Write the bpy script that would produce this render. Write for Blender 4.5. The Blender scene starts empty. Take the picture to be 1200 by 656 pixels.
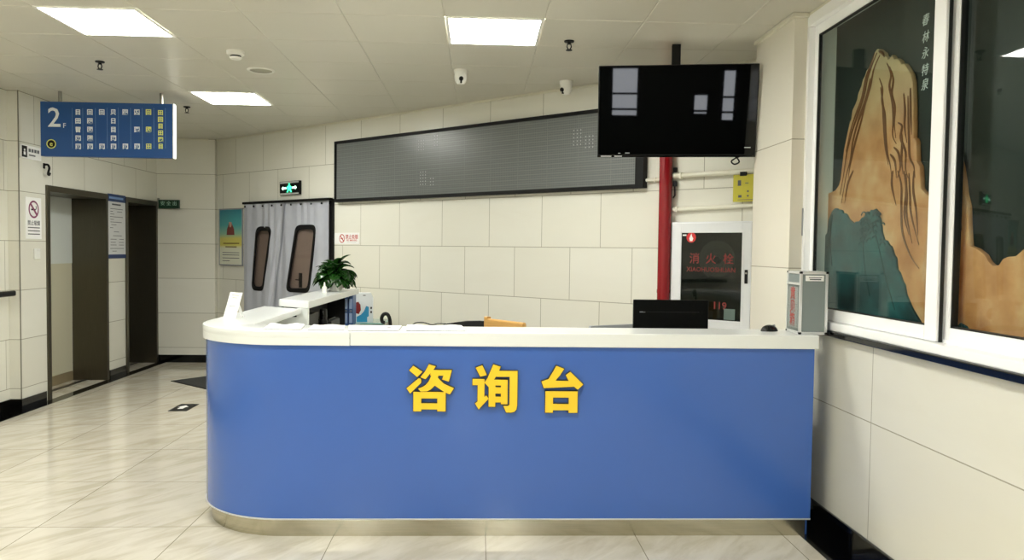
import bpy, bmesh, math, random
from mathutils import Vector, Matrix
random.seed(7)
PI = math.pi
SC = bpy.context.scene
COL = SC.collection
R = math.radians

# ------------------------------------------------------------------ materials
def lin(c):
    return c/12.92 if c <= 0.04045 else ((c+0.055)/1.055)**2.4
def hx(h):
    h = h.lstrip('#')
    return tuple(lin(int(h[i:i+2], 16)/255) for i in (0, 2, 4)) + (1,)

def mat(name, color, rough=0.5, metal=0.0, emit=None, estr=0.0, coat=0.0, spec=0.5, trans=0.0, ior=1.5):
    m = bpy.data.materials.new(name); m.use_nodes = True
    b = m.node_tree.nodes['Principled BSDF']
    b.inputs['Base Color'].default_value = hx(color)
    b.inputs['Roughness'].default_value = rough
    b.inputs['Metallic'].default_value = metal
    b.inputs['Specular IOR Level'].default_value = spec
    b.inputs['Coat Weight'].default_value = coat
    b.inputs['Coat Roughness'].default_value = 0.05
    b.inputs['Transmission Weight'].default_value = trans
    b.inputs['IOR'].default_value = ior
    if emit:
        b.inputs['Emission Color'].default_value = hx(emit)
        b.inputs['Emission Strength'].default_value = estr
    return m

def noisy(m, scale=30, amt=0.06, bump=0.0, stretch=(1, 1, 1)):
    """break a plain material up with a little procedural noise"""
    nt = m.node_tree; b = nt.nodes['Principled BSDF']
    tc = nt.nodes.new('ShaderNodeTexCoord'); mp = nt.nodes.new('ShaderNodeMapping')
    mp.inputs['Scale'].default_value = stretch
    nz = nt.nodes.new('ShaderNodeTexNoise'); nz.inputs['Scale'].default_value = scale
    nz.inputs['Detail'].default_value = 5
    nt.links.new(tc.outputs['Object'], mp.inputs['Vector']); nt.links.new(mp.outputs['Vector'], nz.inputs['Vector'])
    c = b.inputs['Base Color'].default_value[:]
    mx = nt.nodes.new('ShaderNodeMix'); mx.data_type = 'RGBA'
    mx.inputs[6].default_value = tuple(max(0, v*(1-amt*2)) for v in c[:3])+(1,)
    mx.inputs[7].default_value = tuple(min(1, v*(1+amt*2)) for v in c[:3])+(1,)
    nt.links.new(nz.outputs['Fac'], mx.inputs[0]); nt.links.new(mx.outputs[2], b.inputs['Base Color'])
    if bump:
        bp = nt.nodes.new('ShaderNodeBump'); bp.inputs['Strength'].default_value = bump
        bp.inputs['Distance'].default_value = 0.01
        nt.links.new(nz.outputs['Fac'], bp.inputs['Height']); nt.links.new(bp.outputs['Normal'], b.inputs['Normal'])
    return m

def tile_mat(name, c1, c2, joint, w, h, off, shift, rough, horizontal=False, mortar=0.0028, vein=0.5, vscale=1.2, veincol=None, vrot=0.0):
    m = bpy.data.materials.new(name); m.use_nodes = True
    nt = m.node_tree; b = nt.nodes['Principled BSDF']; L = nt.links.new
    tc = nt.nodes.new('ShaderNodeTexCoord')
    sep = nt.nodes.new('ShaderNodeSeparateXYZ'); L(tc.outputs['Object'], sep.inputs[0])
    cmb = nt.nodes.new('ShaderNodeCombineXYZ')
    L(sep.outputs['X'], cmb.inputs['X']); L(sep.outputs['Y' if horizontal else 'Z'], cmb.inputs['Y'])
    mp = nt.nodes.new('ShaderNodeMapping'); mp.inputs['Location'].default_value = (shift[0], shift[1], 0)
    L(cmb.outputs[0], mp.inputs['Vector'])
    br = nt.nodes.new('ShaderNodeTexBrick')
    br.offset = off; br.inputs['Scale'].default_value = 1
    br.inputs['Brick Width'].default_value = w; br.inputs['Row Height'].default_value = h
    br.inputs['Mortar Size'].default_value = mortar; br.inputs['Mortar Smooth'].default_value = 0.0
    br.inputs['Color1'].default_value = hx(c1); br.inputs['Color2'].default_value = hx(c2)
    br.inputs['Mortar'].default_value = hx(joint)
    br.inputs['Bias'].default_value = -0.2
    L(mp.outputs[0], br.inputs['Vector'])
    # veining
    mv = nt.nodes.new('ShaderNodeMapping')
    mr = nt.nodes.new('ShaderNodeMapping'); mr.inputs['Rotation'].default_value = (0, 0, vrot)
    mv.inputs['Scale'].default_value = (vscale, vscale*4, vscale)
    L(cmb.outputs[0], mr.inputs['Vector']); L(mr.outputs[0], mv.inputs['Vector'])
    nz = nt.nodes.new('ShaderNodeTexNoise'); nz.inputs['Scale'].default_value = 1.6; nz.inputs['Detail'].default_value = 7
    nz.inputs['Roughness'].default_value = 0.6; nz.inputs['Distortion'].default_value = 0.6
    L(mv.outputs[0], nz.inputs['Vector'])
    rp = nt.nodes.new('ShaderNodeValToRGB')
    rp.color_ramp.elements[0].position = 0.36; rp.color_ramp.elements[0].color = (vein, vein, vein, 1)
    rp.color_ramp.elements[1].position = 0.58; rp.color_ramp.elements[1].color = (0, 0, 0, 1)
    L(nz.outputs['Fac'], rp.inputs[0])
    mx = nt.nodes.new('ShaderNodeMix'); mx.data_type = 'RGBA'
    L(rp.outputs[0], mx.inputs[0]); L(br.outputs['Color'], mx.inputs[6])
    mx.inputs[7].default_value = hx(veincol or c2)
    mj = nt.nodes.new('ShaderNodeMix'); mj.data_type = 'RGBA'
    L(br.outputs['Fac'], mj.inputs[0]); L(mx.outputs[2], mj.inputs[6]); mj.inputs[7].default_value = hx(joint)
    L(mj.outputs[2], b.inputs['Base Color'])
    b.inputs['Roughness'].default_value = rough
    bp = nt.nodes.new('ShaderNodeBump'); bp.inputs['Strength'].default_value = 0.3; bp.inputs['Distance'].default_value = 0.003
    bp.invert = True
    L(br.outputs['Fac'], bp.inputs['Height']); L(bp.outputs['Normal'], b.inputs['Normal'])
    return m

def glass_mat(name, tint='#ffffff', ior=1.5, rough=0.0, thru=1.0):
    m = bpy.data.materials.new(name); m.use_nodes = True
    nt = m.node_tree; nt.nodes.remove(nt.nodes['Principled BSDF'])
    out = nt.nodes['Material Output']
    tr = nt.nodes.new('ShaderNodeBsdfTransparent'); tr.inputs[0].default_value = hx(tint)
    gl = nt.nodes.new('ShaderNodeBsdfGlossy'); gl.inputs['Roughness'].default_value = rough
    fr = nt.nodes.new('ShaderNodeFresnel')
    ge = nt.nodes.new('ShaderNodeNewGeometry'); mr = nt.nodes.new('ShaderNodeMapRange')   # same outside reflectance on both faces of a thin pane
    mr.inputs['To Min'].default_value = ior; mr.inputs['To Max'].default_value = 1/ior
    nt.links.new(ge.outputs['Backfacing'], mr.inputs['Value']); nt.links.new(mr.outputs[0], fr.inputs['IOR'])
    mx = nt.nodes.new('ShaderNodeMixShader')
    nt.links.new(fr.outputs[0], mx.inputs[0]); nt.links.new(tr.outputs[0], mx.inputs[1]); nt.links.new(gl.outputs[0], mx.inputs[2])
    nt.links.new(mx.outputs[0], out.inputs['Surface'])
    return m

WALL1, WALL2, JOINT = '#e4e3d8', '#dfddd0', '#a09c8a'
M = {}
M['tile_back'] = tile_mat('cream_wall_tile', WALL1, WALL2, JOINT, 0.605, 0.45, 0.5, (-2.967+0.605*6, -0.195+0.9), 0.28, vein=0.35, vscale=0.9)
M['tile_left'] = tile_mat('cream_lobby_tile', WALL1, WALL2, JOINT, 0.605, 0.45, 0.5, (-0.55+0.3025+0.605*20, -0.195+0.9), 0.25, vein=0.35, vscale=0.9)
M['tile_pier'] = tile_mat('cream_pier_tile', WALL1, WALL2, JOINT, 30, 0.45, 0.0, (15, -0.195+0.9), 0.25, vein=0.35, vscale=0.9)
M['tile_end'] = tile_mat('cream_end_tile', WALL1, WALL2, JOINT, 30, 0.45, 0.0, (15, -0.195+0.9), 0.25, vein=0.35, vscale=0.9)
M['tile_right'] = tile_mat('cream_large_tile', '#dad8cb', '#d5d2c3', JOINT, 1.2, 0.6, 0.0, (-0.794+12, -0.098+0.6), 0.25, vein=0.4, vscale=0.7)
M['tile_pillar'] = tile_mat('cream_pillar_tile', '#e3dfd1', '#dfdacb', JOINT, 3.0, 0.75, 0.0, (1.2, -0.68+0.75), 0.25, vein=0.4, vscale=0.7, vrot=1.2)
M['floor'] = tile_mat('marble_floor_tile', '#d9d3c4', '#d4cdbd', '#857d6a', 0.8, 0.8, 0.0, (0.748+8, -4.149+16), 0.08, horizontal=True, mortar=0.0022, vein=0.7, vscale=1.5, veincol='#bdb49e', vrot=-0.9)
M['ceiling'] = mat('ceiling_panel', '#d0cdc1', 0.33)
M['ceiling_gap'] = mat('ceiling_joint', '#d5d3c8', 0.5)
M['black_stone'] = noisy(mat('black_granite', '#060606', 0.1), 80, 0.3)
M['trim_white'] = mat('white_trim', '#dddac9', 0.4)
M['pvc'] = mat('white_window_frame', '#f6f7f7', 0.3)
M['gasket'] = mat('black_gasket', '#101210', 0.5)
M['glass'] = glass_mat('clear_glass', '#f0f6f3', 1.28)
M['steel_dark'] = noisy(mat('bronze_steel', '#5f5a4d', 0.34, 0.9), 6, 0.08, stretch=(40, 40, 1))
M['steel_door'] = noisy(mat('elevator_door_steel', '#a29f92', 0.12, 1.0), 4, 0.03, stretch=(40, 40, 1))
M['steel'] = noisy(mat('brushed_steel', '#bcb6a2', 0.18, 1.0), 3, 0.10, stretch=(1, 1, 60))
M['steel_plain'] = mat('steel', '#9c9a93', 0.3, 1.0)
M['blue'] = noisy(mat('blue_laminate', '#3c63b0', 0.22, coat=0.1), 2.0, 0.02)
M['counter_white'] = mat('white_countertop', '#e2e5e3', 0.22)
M['white'] = mat('white_plastic', '#ecece6', 0.35)
M['cab_white'] = mat('white_cabinet', '#e6e8ea', 0.3)
M['offwhite'] = mat('offwhite_paint', '#e4e1d0', 0.4)
M['paper'] = mat('white_paper', '#f4f4f2', 0.6)
M['ink'] = mat('grey_ink', '#5b5d62', 0.7)
M['ink_light'] = mat('pale_ink', '#aeb0b2', 0.7)
M['ink_red'] = mat('red_ink', '#b5322c', 0.6)
M['red_faded'] = mat('faded_red_lettering', '#7d2622', 0.6)
M['monitor_black'] = mat('monitor_black', '#040504', 0.5, spec=0.1)
M['yellow'] = mat('yellow_acrylic', '#f3c82b', 0.3)
M['char_shadow'] = mat('dark_olive_shadow', '#3b3a26', 0.5)  # dark tone for letter sides and their painted shadow outline
M['black'] = mat('black_plastic', '#050505', 0.4, spec=0.25)
M['black_matte'] = mat('black_matte', '#070707', 0.6, spec=0.3)
M['black_gloss'] = mat('black_gloss', '#050505', 0.06)
M['screen'] = mat('dark_screen', '#010202', 0.02, spec=0.4)
M['red_paint'] = mat('red_pipe_paint', '#8c1019', 0.25)
M['red'] = mat('red_sticker', '#cf2a2a', 0.4)
M['yellow_paper'] = mat('yellow_notice', '#c2b930', 0.5)
M['green_dark'] = mat('dark_green_board', '#101d19', 0.5)
M['sign_green'] = mat('green_sign', '#05351f', 0.3)
M['green_glow'] = mat('green_glow', '#2fe08a', 0.4, emit='#35e08c', estr=0.9)
M['pale_glow'] = mat('pale_green_glow', '#c6ffe6', 0.4, emit='#c6ffe6', estr=0.9)
M['pale_mint'] = mat('mint_lettering', '#9fc4b3', 0.4)
M['lamp'] = mat('led_diffuser', '#ffffff', 0.5, emit='#fdfdf6', estr=11.0)
M['lamp_frame'] = mat('lamp_frame', '#f0f0ec', 0.4)
M['daylight'] = mat('daylit_glass', '#ffffff', 0.3, emit='#eef4ff', estr=1.7)
M['leaf'] = noisy(mat('dark_green_leaf', '#1b4413', 0.25), 9, 0.25)
M['stem'] = mat('leaf_stem', '#3f6a2a', 0.5)
M['soil'] = noisy(mat('soil', '#2c2118', 0.9), 60, 0.3, 0.5)
M['wood'] = noisy(mat('chair_wood', '#c79a57', 0.4), 5, 0.12, stretch=(1, 12, 12))
M['grey_plastic'] = mat('grey_plastic', '#8e9296', 0.45)
M['box_grey'] = mat('grey_panel', '#7d8786', 0.4)
M['alu'] = mat('aluminium_edge', '#e6e8e8', 0.28, 0.6)
M['acrylic'] = glass_mat('clear_acrylic', '#f2f5f4', 1.3)
M['binder'] = mat('blue_binder', '#3a5a92', 0.4)
M['binder_label'] = mat('pale_blue_label', '#9fb4d8', 0.5)
M['box_white'] = mat('carton_white', '#eef3f6', 0.4)
M['box_blue'] = mat('carton_blue', '#2f9ccf', 0.4)
M['teal_glass'] = mat('teal_glass', '#86b5b0', 0.1)
M['mat_dark'] = noisy(mat('dark_mat_pile', '#3a3b39', 0.9), 120, 0.3, 0.6)
M['dark_red'] = mat('dark_red_handset', '#8a1f1f', 0.4)
M['tan'] = None
M['gold'] = mat('pale_yellow_print', '#e9ec7d', 0.5)
M['sign_white'] = mat('white_print', '#eef1f4', 0.5)
M['sign_line'] = mat('thin_blue_line', '#7d9fd0', 0.5)
M['reflection_grey'] = mat('reflection_grey', '#7a7c7a', 0.6)  # hydrant lining lightened to stand in for the reflection on its glass
M['hose'] = mat('white_hose', '#c9c8c2', 0.7)
M['purple_ring'] = mat('maroon_ring', '#7a2c56', 0.5)
M['navy'] = mat('navy_band', '#223a6b', 0.5)
M['corner_shade'] = mat('corner_shade', '#7f7d70', 0.35, 0.6)  # grey of the shade line drawn on the corner

# sign with a left-to-right shift of its own printed blue
def grad_mat(name, axis, stops, rough=0.35, scale=1.0, loc=0.0):
    m = bpy.data.materials.new(name); m.use_nodes = True
    nt = m.node_tree; b = nt.nodes['Principled BSDF']
    tc = nt.nodes.new('ShaderNodeTexCoord'); sp = nt.nodes.new('ShaderNodeSeparateXYZ')
    nt.links.new(tc.outputs['Object'], sp.inputs[0])
    ma = nt.nodes.new('ShaderNodeMath'); ma.operation = 'MULTIPLY_ADD'
    ma.inputs[1].default_value = scale; ma.inputs[2].default_value = loc
    nt.links.new(sp.outputs[axis], ma.inputs[0])
    rp = nt.nodes.new('ShaderNodeValToRGB')
    el = rp.color_ramp.elements
    el[0].position, el[0].color = stops[0][0], hx(stops[0][1])
    el[1].position, el[1].color = stops[-1][0], hx(stops[-1][1])
    for p, c in stops[1:-1]:
        e = el.new(p); e.color = hx(c)
    nt.links.new(ma.outputs[0], rp.inputs[0]); nt.links.new(rp.outputs[0], b.inputs['Base Color'])
    b.inputs['Roughness'].default_value = rough
    return m
M['sign_blue'] = mat('sign_blue', '#184d8d', 0.35)
# carved stone colours of the relief (mottled tan, mottled teal)
def mottled(name, stops, scale, rough=0.45, bump=0.15, stretch=(1, 1, 1), rampz=None):
    m = bpy.data.materials.new(name); m.use_nodes = True
    nt = m.node_tree; b = nt.nodes['Principled BSDF']; L = nt.links.new
    tc = nt.nodes.new('ShaderNodeTexCoord'); mp = nt.nodes.new('ShaderNodeMapping'); mp.inputs['Scale'].default_value = stretch
    nz = nt.nodes.new('ShaderNodeTexNoise'); nz.inputs['Scale'].default_value = scale; nz.inputs['Detail'].default_value = 6
    rp = nt.nodes.new('ShaderNodeValToRGB'); el = rp.color_ramp.elements
    el[0].position, el[0].color = stops[0][0], hx(stops[0][1]); el[1].position, el[1].color = stops[-1][0], hx(stops[-1][1])
    for p, c in stops[1:-1]:
        e = el.new(p); e.color = hx(c)
    L(tc.outputs['Object'], mp.inputs[0]); L(mp.outputs[0], nz.inputs['Vector']); L(nz.outputs['Fac'], rp.inputs[0])
    if rampz:
        z0, z1, c0 = rampz
        sp = nt.nodes.new('ShaderNodeSeparateXYZ'); L(tc.outputs['Object'], sp.inputs[0])
        mr = nt.nodes.new('ShaderNodeMapRange'); mr.inputs['From Min'].default_value = z0; mr.inputs['From Max'].default_value = z1
        mr.inputs['To Max'].default_value = 0.75
        L(sp.outputs['Z'], mr.inputs['Value'])
        mx = nt.nodes.new('ShaderNodeMix'); mx.data_type = 'RGBA'; mx.inputs[7].default_value = hx(c0)
        L(mr.outputs[0], mx.inputs[0]); L(rp.outputs[0], mx.inputs[6]); L(mx.outputs[2], b.inputs['Base Color'])
    else:
        L(rp.outputs[0], b.inputs['Base Color'])
    b.inputs['Roughness'].default_value = rough
    return m
M['tan'] = mottled('tan_relief', [(0.3, '#c07c4a'), (0.5, '#dc9d6a'), (0.68, '#e9b98c')], 6, rampz=(2.1, 2.5, '#d6c59c'))
M['tan_dark'] = mat('brown_carved_line', '#7a4a28', 0.5)
M['teal'] = mottled('teal_relief', [(0.3, '#08262b'), (0.5, '#12464c'), (0.7, '#256368')], 5, stretch=(1, 1, 1.5))
M['teal_dark'] = mat('dark_teal_line', '#16383a', 0.5)
# LED matrix face: fine rows of dark modules
def led_mat():
    m = bpy.data.materials.new('led_matrix_face'); m.use_nodes = True
    nt = m.node_tree; b = nt.nodes['Principled BSDF']; L = nt.links.new
    tc = nt.nodes.new('ShaderNodeTexCoord'); sp = nt.nodes.new('ShaderNodeSeparateXYZ'); cb = nt.nodes.new('ShaderNodeCombineXYZ')
    L(tc.outputs['Object'], sp.inputs[0]); L(sp.outputs['X'], cb.inputs['X']); L(sp.outputs['Z'], cb.inputs['Y'])
    br = nt.nodes.new('ShaderNodeTexBrick'); br.offset = 0; br.inputs['Scale'].default_value = 1
    br.inputs['Brick Width'].default_value = 0.02; br.inputs['Row Height'].default_value = 0.02
    br.inputs['Mortar Size'].default_value = 0.004; br.inputs['Mortar Smooth'].default_value = 0.3
    br.inputs['Color1'].default_value = hx('#5a5e5d'); br.inputs['Color2'].default_value = hx('#5e6261'); br.inputs['Mortar'].default_value = hx('#6c706e')
    L(cb.outputs[0], br.inputs['Vector'])
    wv = nt.nodes.new('ShaderNodeTexBrick'); wv.offset = 0; wv.inputs['Scale'].default_value = 1
    wv.inputs['Brick Width'].default_value = 0.32; wv.inputs['Row Height'].default_value = 0.04
    wv.inputs['Mortar Size'].default_value = 0.009; wv.inputs['Mortar Smooth'].default_value = 0.8
    wv.inputs['Color1'].default_value = (1, 1, 1, 1); wv.inputs['Color2'].default_value = (.96, .96, .96, 1); wv.inputs['Mortar'].default_value = (1.12, 1.12, 1.12, 1)
    L(cb.outputs[0], wv.inputs['Vector'])
    mx = nt.nodes.new('ShaderNodeMix'); mx.data_type = 'RGBA'; mx.blend_type = 'MULTIPLY'; mx.inputs[0].default_value = 1
    L(br.outputs['Color'], mx.inputs[6]); L(wv.outputs['Color'], mx.inputs[7]); L(mx.outputs[2], b.inputs['Base Color'])
    b.inputs['Roughness'].default_value = 0.3
    return m
M['led'] = led_mat()
M['curtain'] = noisy(mat('grey_pvc_curtain', '#b4b7c1', 0.42), 8, 0.06)
M['curtain_pane'] = glass_mat('clear_curtain_pane', '#e4deda', 1.4, 0.08)
M['door_leaf'] = noisy(mat('brown_grey_door', '#9c8f88', 0.4), 4, 0.05)
M['poster'] = grad_mat('poster_print', 'Z', [(0.0, '#e3e4d2'), (0.3, '#e0e2cd'), (0.36, '#d9cf63'), (0.48, '#d3ca6a'), (0.56, '#93c0a4'), (0.72, '#4aa5a9'), (1.0, '#2d8192')], 0.35, 1/0.71, 0.0)

# ------------------------------------------------------------------ mesh builder
class MB:
    def __init__(s):
        s.bm = bmesh.new()
    def box(s, a, b, bev=0.0, seg=2, rot=None):
        a = Vector(a); b = Vector(b); c = (a+b)/2; d = b-a
        mtx = Matrix.Translation(c) @ (rot or Matrix.Identity(4)) @ Matrix.Diagonal((abs(d.x), abs(d.y), abs(d.z), 1))
        r = bmesh.ops.create_cube(s.bm, size=1, matrix=mtx)
        if bev:
            es = list({e for v in r['verts'] for e in v.link_edges})
            bmesh.ops.bevel(s.bm, geom=es, offset=bev, segments=seg, affect='EDGES', profile=0.5)
        return s
    def prism(s, pts, axis, c0, c1, bev=0.0, seg=2):
        """pts: 2-D outline; axis 'y' -> (x,z), 'z' -> (x,y), 'x' -> (y,z); c0..c1 along the axis"""
        def P(p, c):
            return {'y': (p[0], c, p[1]), 'z': (p[0], p[1], c), 'x': (c, p[0], p[1])}[axis]
        lo = [s.bm.verts.new(P(p, c0)) for p in pts]; hi = [s.bm.verts.new(P(p, c1)) for p in pts]
        n = len(pts); fs = []
        f0 = s.bm.faces.new(lo); f1 = s.bm.faces.new(hi[::-1])
        for i in range(n):
            j = (i+1) % n
            fs.append(s.bm.faces.new((lo[j], lo[i], hi[i], hi[j])))
        bmesh.ops.recalc_face_normals(s.bm, faces=[f0, f1]+fs)
        if bev:
            es = [e for e in set(list(f0.edges)+list(f1.edges))]
            bmesh.ops.bevel(s.bm, geom=es, offset=bev, segments=seg, affect='EDGES', profile=0.5)
        return s
    def tube(s, path, r, seg=10, caps=True, flat=None):
        path = [Vector(p) for p in path]; n = len(path)
        rs = r if isinstance(r, (list, tuple)) else [r]*n
        rings = []; prev = None
        for i, p in enumerate(path):
            t = (path[min(i+1, n-1)]-path[max(i-1, 0)]).normalized()
            if prev is None:
                up = Vector((0, 0, 1)) if abs(t.z) < 0.9 else Vector((1, 0, 0))
                a = t.cross(up).normalized()
            else:
                a = (prev - t*prev.dot(t)).normalized()
            prev = a; b = t.cross(a)
            rings.append([s.bm.verts.new(p + (a*math.cos(2*PI*k/seg) + b*math.sin(2*PI*k/seg))*rs[i]) for k in range(seg)])
        fs = []
        for i in range(n-1):
            for k in range(seg):
                l = (k+1) % seg
                fs.append(s.bm.faces.new((rings[i][k], rings[i][l], rings[i+1][l], rings[i+1][k])))
        if caps:
            fs.append(s.bm.faces.new(rings[0])); fs.append(s.bm.faces.new(rings[-1]))
        bmesh.ops.recalc_face_normals(s.bm, faces=fs)
        return s
    def lathe(s, prof, seg=24, c=(0, 0, 0), axis='z'):
        rings = []
        def P(r, h, k):
            a = 2*PI*k/seg; u, v = r*math.cos(a), r*math.sin(a)
            return {'z': (c[0]+u, c[1]+v, c[2]+h), 'y': (c[0]+u, c[1]+h, c[2]+v), 'x': (c[0]+h, c[1]+u, c[2]+v)}[axis]
        fs = []
        for r, h in prof:
            if r < 1e-6:
                rings.append([s.bm.verts.new(P(0, h, 0))])
            else:
                rings.append([s.bm.verts.new(P(r, h, k)) for k in range(seg)])
        for A, B in zip(rings, rings[1:]):
            for k in range(seg):
                l = (k+1) % seg
                if len(A) == 1 and len(B) == 1: continue
                if len(A) == 1: fs.append(s.bm.faces.new((A[0], B[k], B[l])))
                elif len(B) == 1: fs.append(s.bm.faces.new((A[k], A[l], B[0])))
                else: fs.append(s.bm.faces.new((A[k], A[l], B[l], B[k])))
        bmesh.ops.recalc_face_normals(s.bm, faces=fs)
        return s
    def ring(s, cx, cz, r0, r1, y0, y1, seg=32):
        """flat annulus facing -y"""
        def circ(r, y): return [s.bm.verts.new((cx+r*math.cos(2*PI*k/seg), y, cz+r*math.sin(2*PI*k/seg))) for k in range(seg)]
        A, B, C_, D = circ(r0, y0), circ(r1, y0), circ(r0, y1), circ(r1, y1); fs = []
        for k in range(seg):
            l = (k+1) % seg
            fs += [s.bm.faces.new((A[k], A[l], B[l], B[k])), s.bm.faces.new((C_[k], D[k], D[l], C_[l])),
                   s.bm.faces.new((B[k], B[l], D[l], D[k])), s.bm.faces.new((A[k], C_[k], C_[l], A[l]))]
        bmesh.ops.recalc_face_normals(s.bm, faces=fs)
        return s
    def frame(s, x0, z0, x1, z1, w, y0, y1, bev=0.0, ws=None):
        """rectangular frame in the xz plane; ws = (left, right, bottom, top) widths"""
        l, r, b, t = ws or (w, w, w, w)
        s.box((x0, y0, z0), (x0+l, y1, z1), bev); s.box((x1-r, y0, z0), (x1, y1, z1), bev)
        s.box((x0+l, y0, z0), (x1-r, y1, z0+b), bev); s.box((x0+l, y0, z1-t), (x1-r, y1, z1), bev)
        return s
    def build(s, name, m, parent=None, smooth=False, angle=35):
        me = bpy.data.meshes.new(name); s.bm.normal_update()
        ng = [f for f in s.bm.faces if len(f.verts) > 4]
        if ng: bmesh.ops.triangulate(s.bm, faces=ng)
        s.bm.to_mesh(me); s.bm.free()
        for q in (m if isinstance(m, (list, tuple)) else [m]): me.materials.append(q)
        o = bpy.data.objects.new(name, me); COL.objects.link(o)
        if parent: o.parent = parent
        if smooth:
            me.polygons.foreach_set('use_smooth', [True]*len(me.polygons))
            try:
                me.set_sharp_from_angle(angle=R(angle))
            except Exception: pass
        return o

def lettering(name, items, m, parent, y, depth=0.0006, bold=0.0):
    """items: (string, x, z, size[, slant]) centred on (x,z) in the xz plane at y"""
    bm = bmesh.new()
    for it in items:
        c = bpy.data.curves.new('txt', 'FONT'); c.body = it[0]; c.size = it[3]; c.extrude = depth
        c.align_x = 'CENTER'; c.align_y = 'CENTER'; c.offset = bold*it[3]; c.resolution_u = 2
        if len(it) > 4: c.shear = it[4]
        o = bpy.data.objects.new('txt', c); COL.objects.link(o)
        dg = bpy.context.evaluated_depsgraph_get()
        me = bpy.data.meshes.new_from_object(o.evaluated_get(dg))
        me.transform(Matrix.Translation((it[1], y, it[2])) @ Matrix.Rotation(PI/2, 4, 'X'))
        bm.from_mesh(me)
        bpy.data.objects.remove(o); bpy.data.curves.remove(c); bpy.data.meshes.remove(me)
    me = bpy.data.meshes.new(name); bm.to_mesh(me); bm.free(); me.materials.append(m)
    o = bpy.data.objects.new(name, me); COL.objects.link(o); o.parent = parent
    return o

def tag(o, label, cat, group=None, kind=None):
    o['label'] = label; o['category'] = cat
    if group: o['group'] = group
    if kind: o['kind'] = kind
    return o
def thing(name, label, cat, loc=(0, 0, 0), rot=(0, 0, 0), group=None):
    o = bpy.data.objects.new(name, None); COL.objects.link(o); o.empty_display_size = 0.1
    o.location = loc; o.rotation_euler = rot
    return tag(o, label, cat, group)
def struct(name, loc=(0, 0, 0), rot=(0, 0, 0)):
    o = bpy.data.objects.new(name, None); COL.objects.link(o); o.empty_display_size = 0.1
    o.location = loc; o.rotation_euler = rot; o['kind'] = 'structure'
    return o
def smesh(name, mb, m, loc=(0, 0, 0), rot=(0, 0, 0)):
    o = mb.build(name, m); o.location = loc; o.rotation_euler = rot; o['kind'] = 'structure'
    return o
def dup(root, loc=None, rot=None, label=None, group=None):
    r = root.copy(); COL.objects.link(r)
    if loc is not None: r.location = loc
    if rot is not None: r.rotation_euler = rot
    if label: r['label'] = label
    if group: r['group'] = group
    for ch in list(root.children):
        c = ch.copy(); COL.objects.link(c); c.parent = r
        for g in list(ch.children):
            d = g.copy(); COL.objects.link(d); d.parent = c
    return r

# frames of the walls: local x runs to the viewer's right along the wall, local y into the wall, z up
BA = math.atan2(-0.659, 0.752)
BACK = ((-3.5, 10.254, 0), (0, 0, BA))
def back(s, z=0, y=0):
    return (-3.5+0.7521*s+0.659*y, 10.254-0.659*s+0.7521*y, z)
RIGHT = ((1.915, 4.4, 0), (0, 0, -PI/2))
def right(x, z=0, y=0): return (1.915+y, 4.4-x, z)
LEFT = ((-4.16, 7.13, 0), (0, 0, PI/2))
def left(x, z=0, y=0): return (-4.16-y, 7.13+x, z)
BR, RR, LR = (0, 0, BA), (0, 0, -PI/2), (0, 0, PI/2)

# ------------------------------------------------------------------ setting
H = 2.9
smesh('floor', MB().box((-5.2, -7, -0.1), (2.3, 10.6, 0)), M['floor'])

# ceiling: one panel mesh of 0.6 m metal tiles with bevelled joints
LAMPS = [(-2.617, 4.625+2.4*k) for k in range(-4, 2)] + [(-0.217, 4.625+2.4*k) for k in range(-4, 1)]
def lampcell(x, y): return any(abs(x-a) < 0.05 and abs(y-b) < 0.05 for a, b in LAMPS)
cb = MB()
for i in range(-8, 4):
    for j in range(-20, 11):
        x0, y0 = -0.217+0.6*i, 4.625+0.6*j
        if lampcell(x0, y0): continue
        g, e = 0.0, 0.0065
        o_ = [(x0+g, y0+g), (x0+.6-g, y0+g), (x0+.6-g, y0+.6-g), (x0+g, y0+.6-g)]
        i_ = [(x0+e, y0+e), (x0+.6-e, y0+e), (x0+.6-e, y0+.6-e), (x0+e, y0+.6-e)]
        vo = [cb.bm.verts.new((p[0], p[1], H+0.004)) for p in o_]; vi = [cb.bm.verts.new((p[0], p[1], H)) for p in i_]
        cb.bm.faces.new(vi[::-1])
        for k in range(4):
            l = (k+1) % 4; cb.bm.faces.new((vo[k], vi[k], vi[l], vo[l]))
smesh('ceiling', cb, M['ceiling'])
smesh('trim_9', MB().box((-5.2, -7.4, H+0.05), (2.3, 11, H+0.15)), M['ceiling_gap'])

# walls
smesh('wall_back', MB().box((-0.12, 0, 0), (7.75, 0.12, 3.0)), M['tile_back'], *BACK)
smesh('wall_end', MB().box((-4.8, 10.1, 0), (-3.42, 10.22, 3.0)), M['tile_end'])
wl = MB()
wl.box((0, 0, 0), (0.44, 0.5, 3)); wl.box((1.615, 0, 0), (2.09, 0.5, 3)); wl.box((2.935, 0, 0), (3.09, 0.5, 3))
for b_ in wl.bm.verts: b_.co.z = min(b_.co.z, 1.995)
smesh('wall_left', wl, M['tile_pier'], *LEFT)
wl = MB().box((0, 0, 1.995), (0.44, 0.5, 3)).box((1.615, 0, 1.995), (2.09, 0.5, 3)).box((2.935, 0, 1.995), (3.09, 0.5, 3))
wl.box((0.44, 0, 2.085), (1.615, 0.5, 3)); wl.box((2.09, 0, 2.085), (2.935, 0.5, 3))
smesh('wall_left_upper', wl, M['tile_left'], *LEFT)
smesh('wall_left_near', MB().box((-14.2, 0.1, 0), (0.0, 0.22, 3)), M['tile_left'], *LEFT)
wr = MB()
wr.box((0, 0, 0), (2.4, 0.3, 1.09)); smesh('wall_right_near', MB().box((2.4, 0, 0), (11.5, 0.12, 3)), M['tile_right'], *RIGHT)
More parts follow.
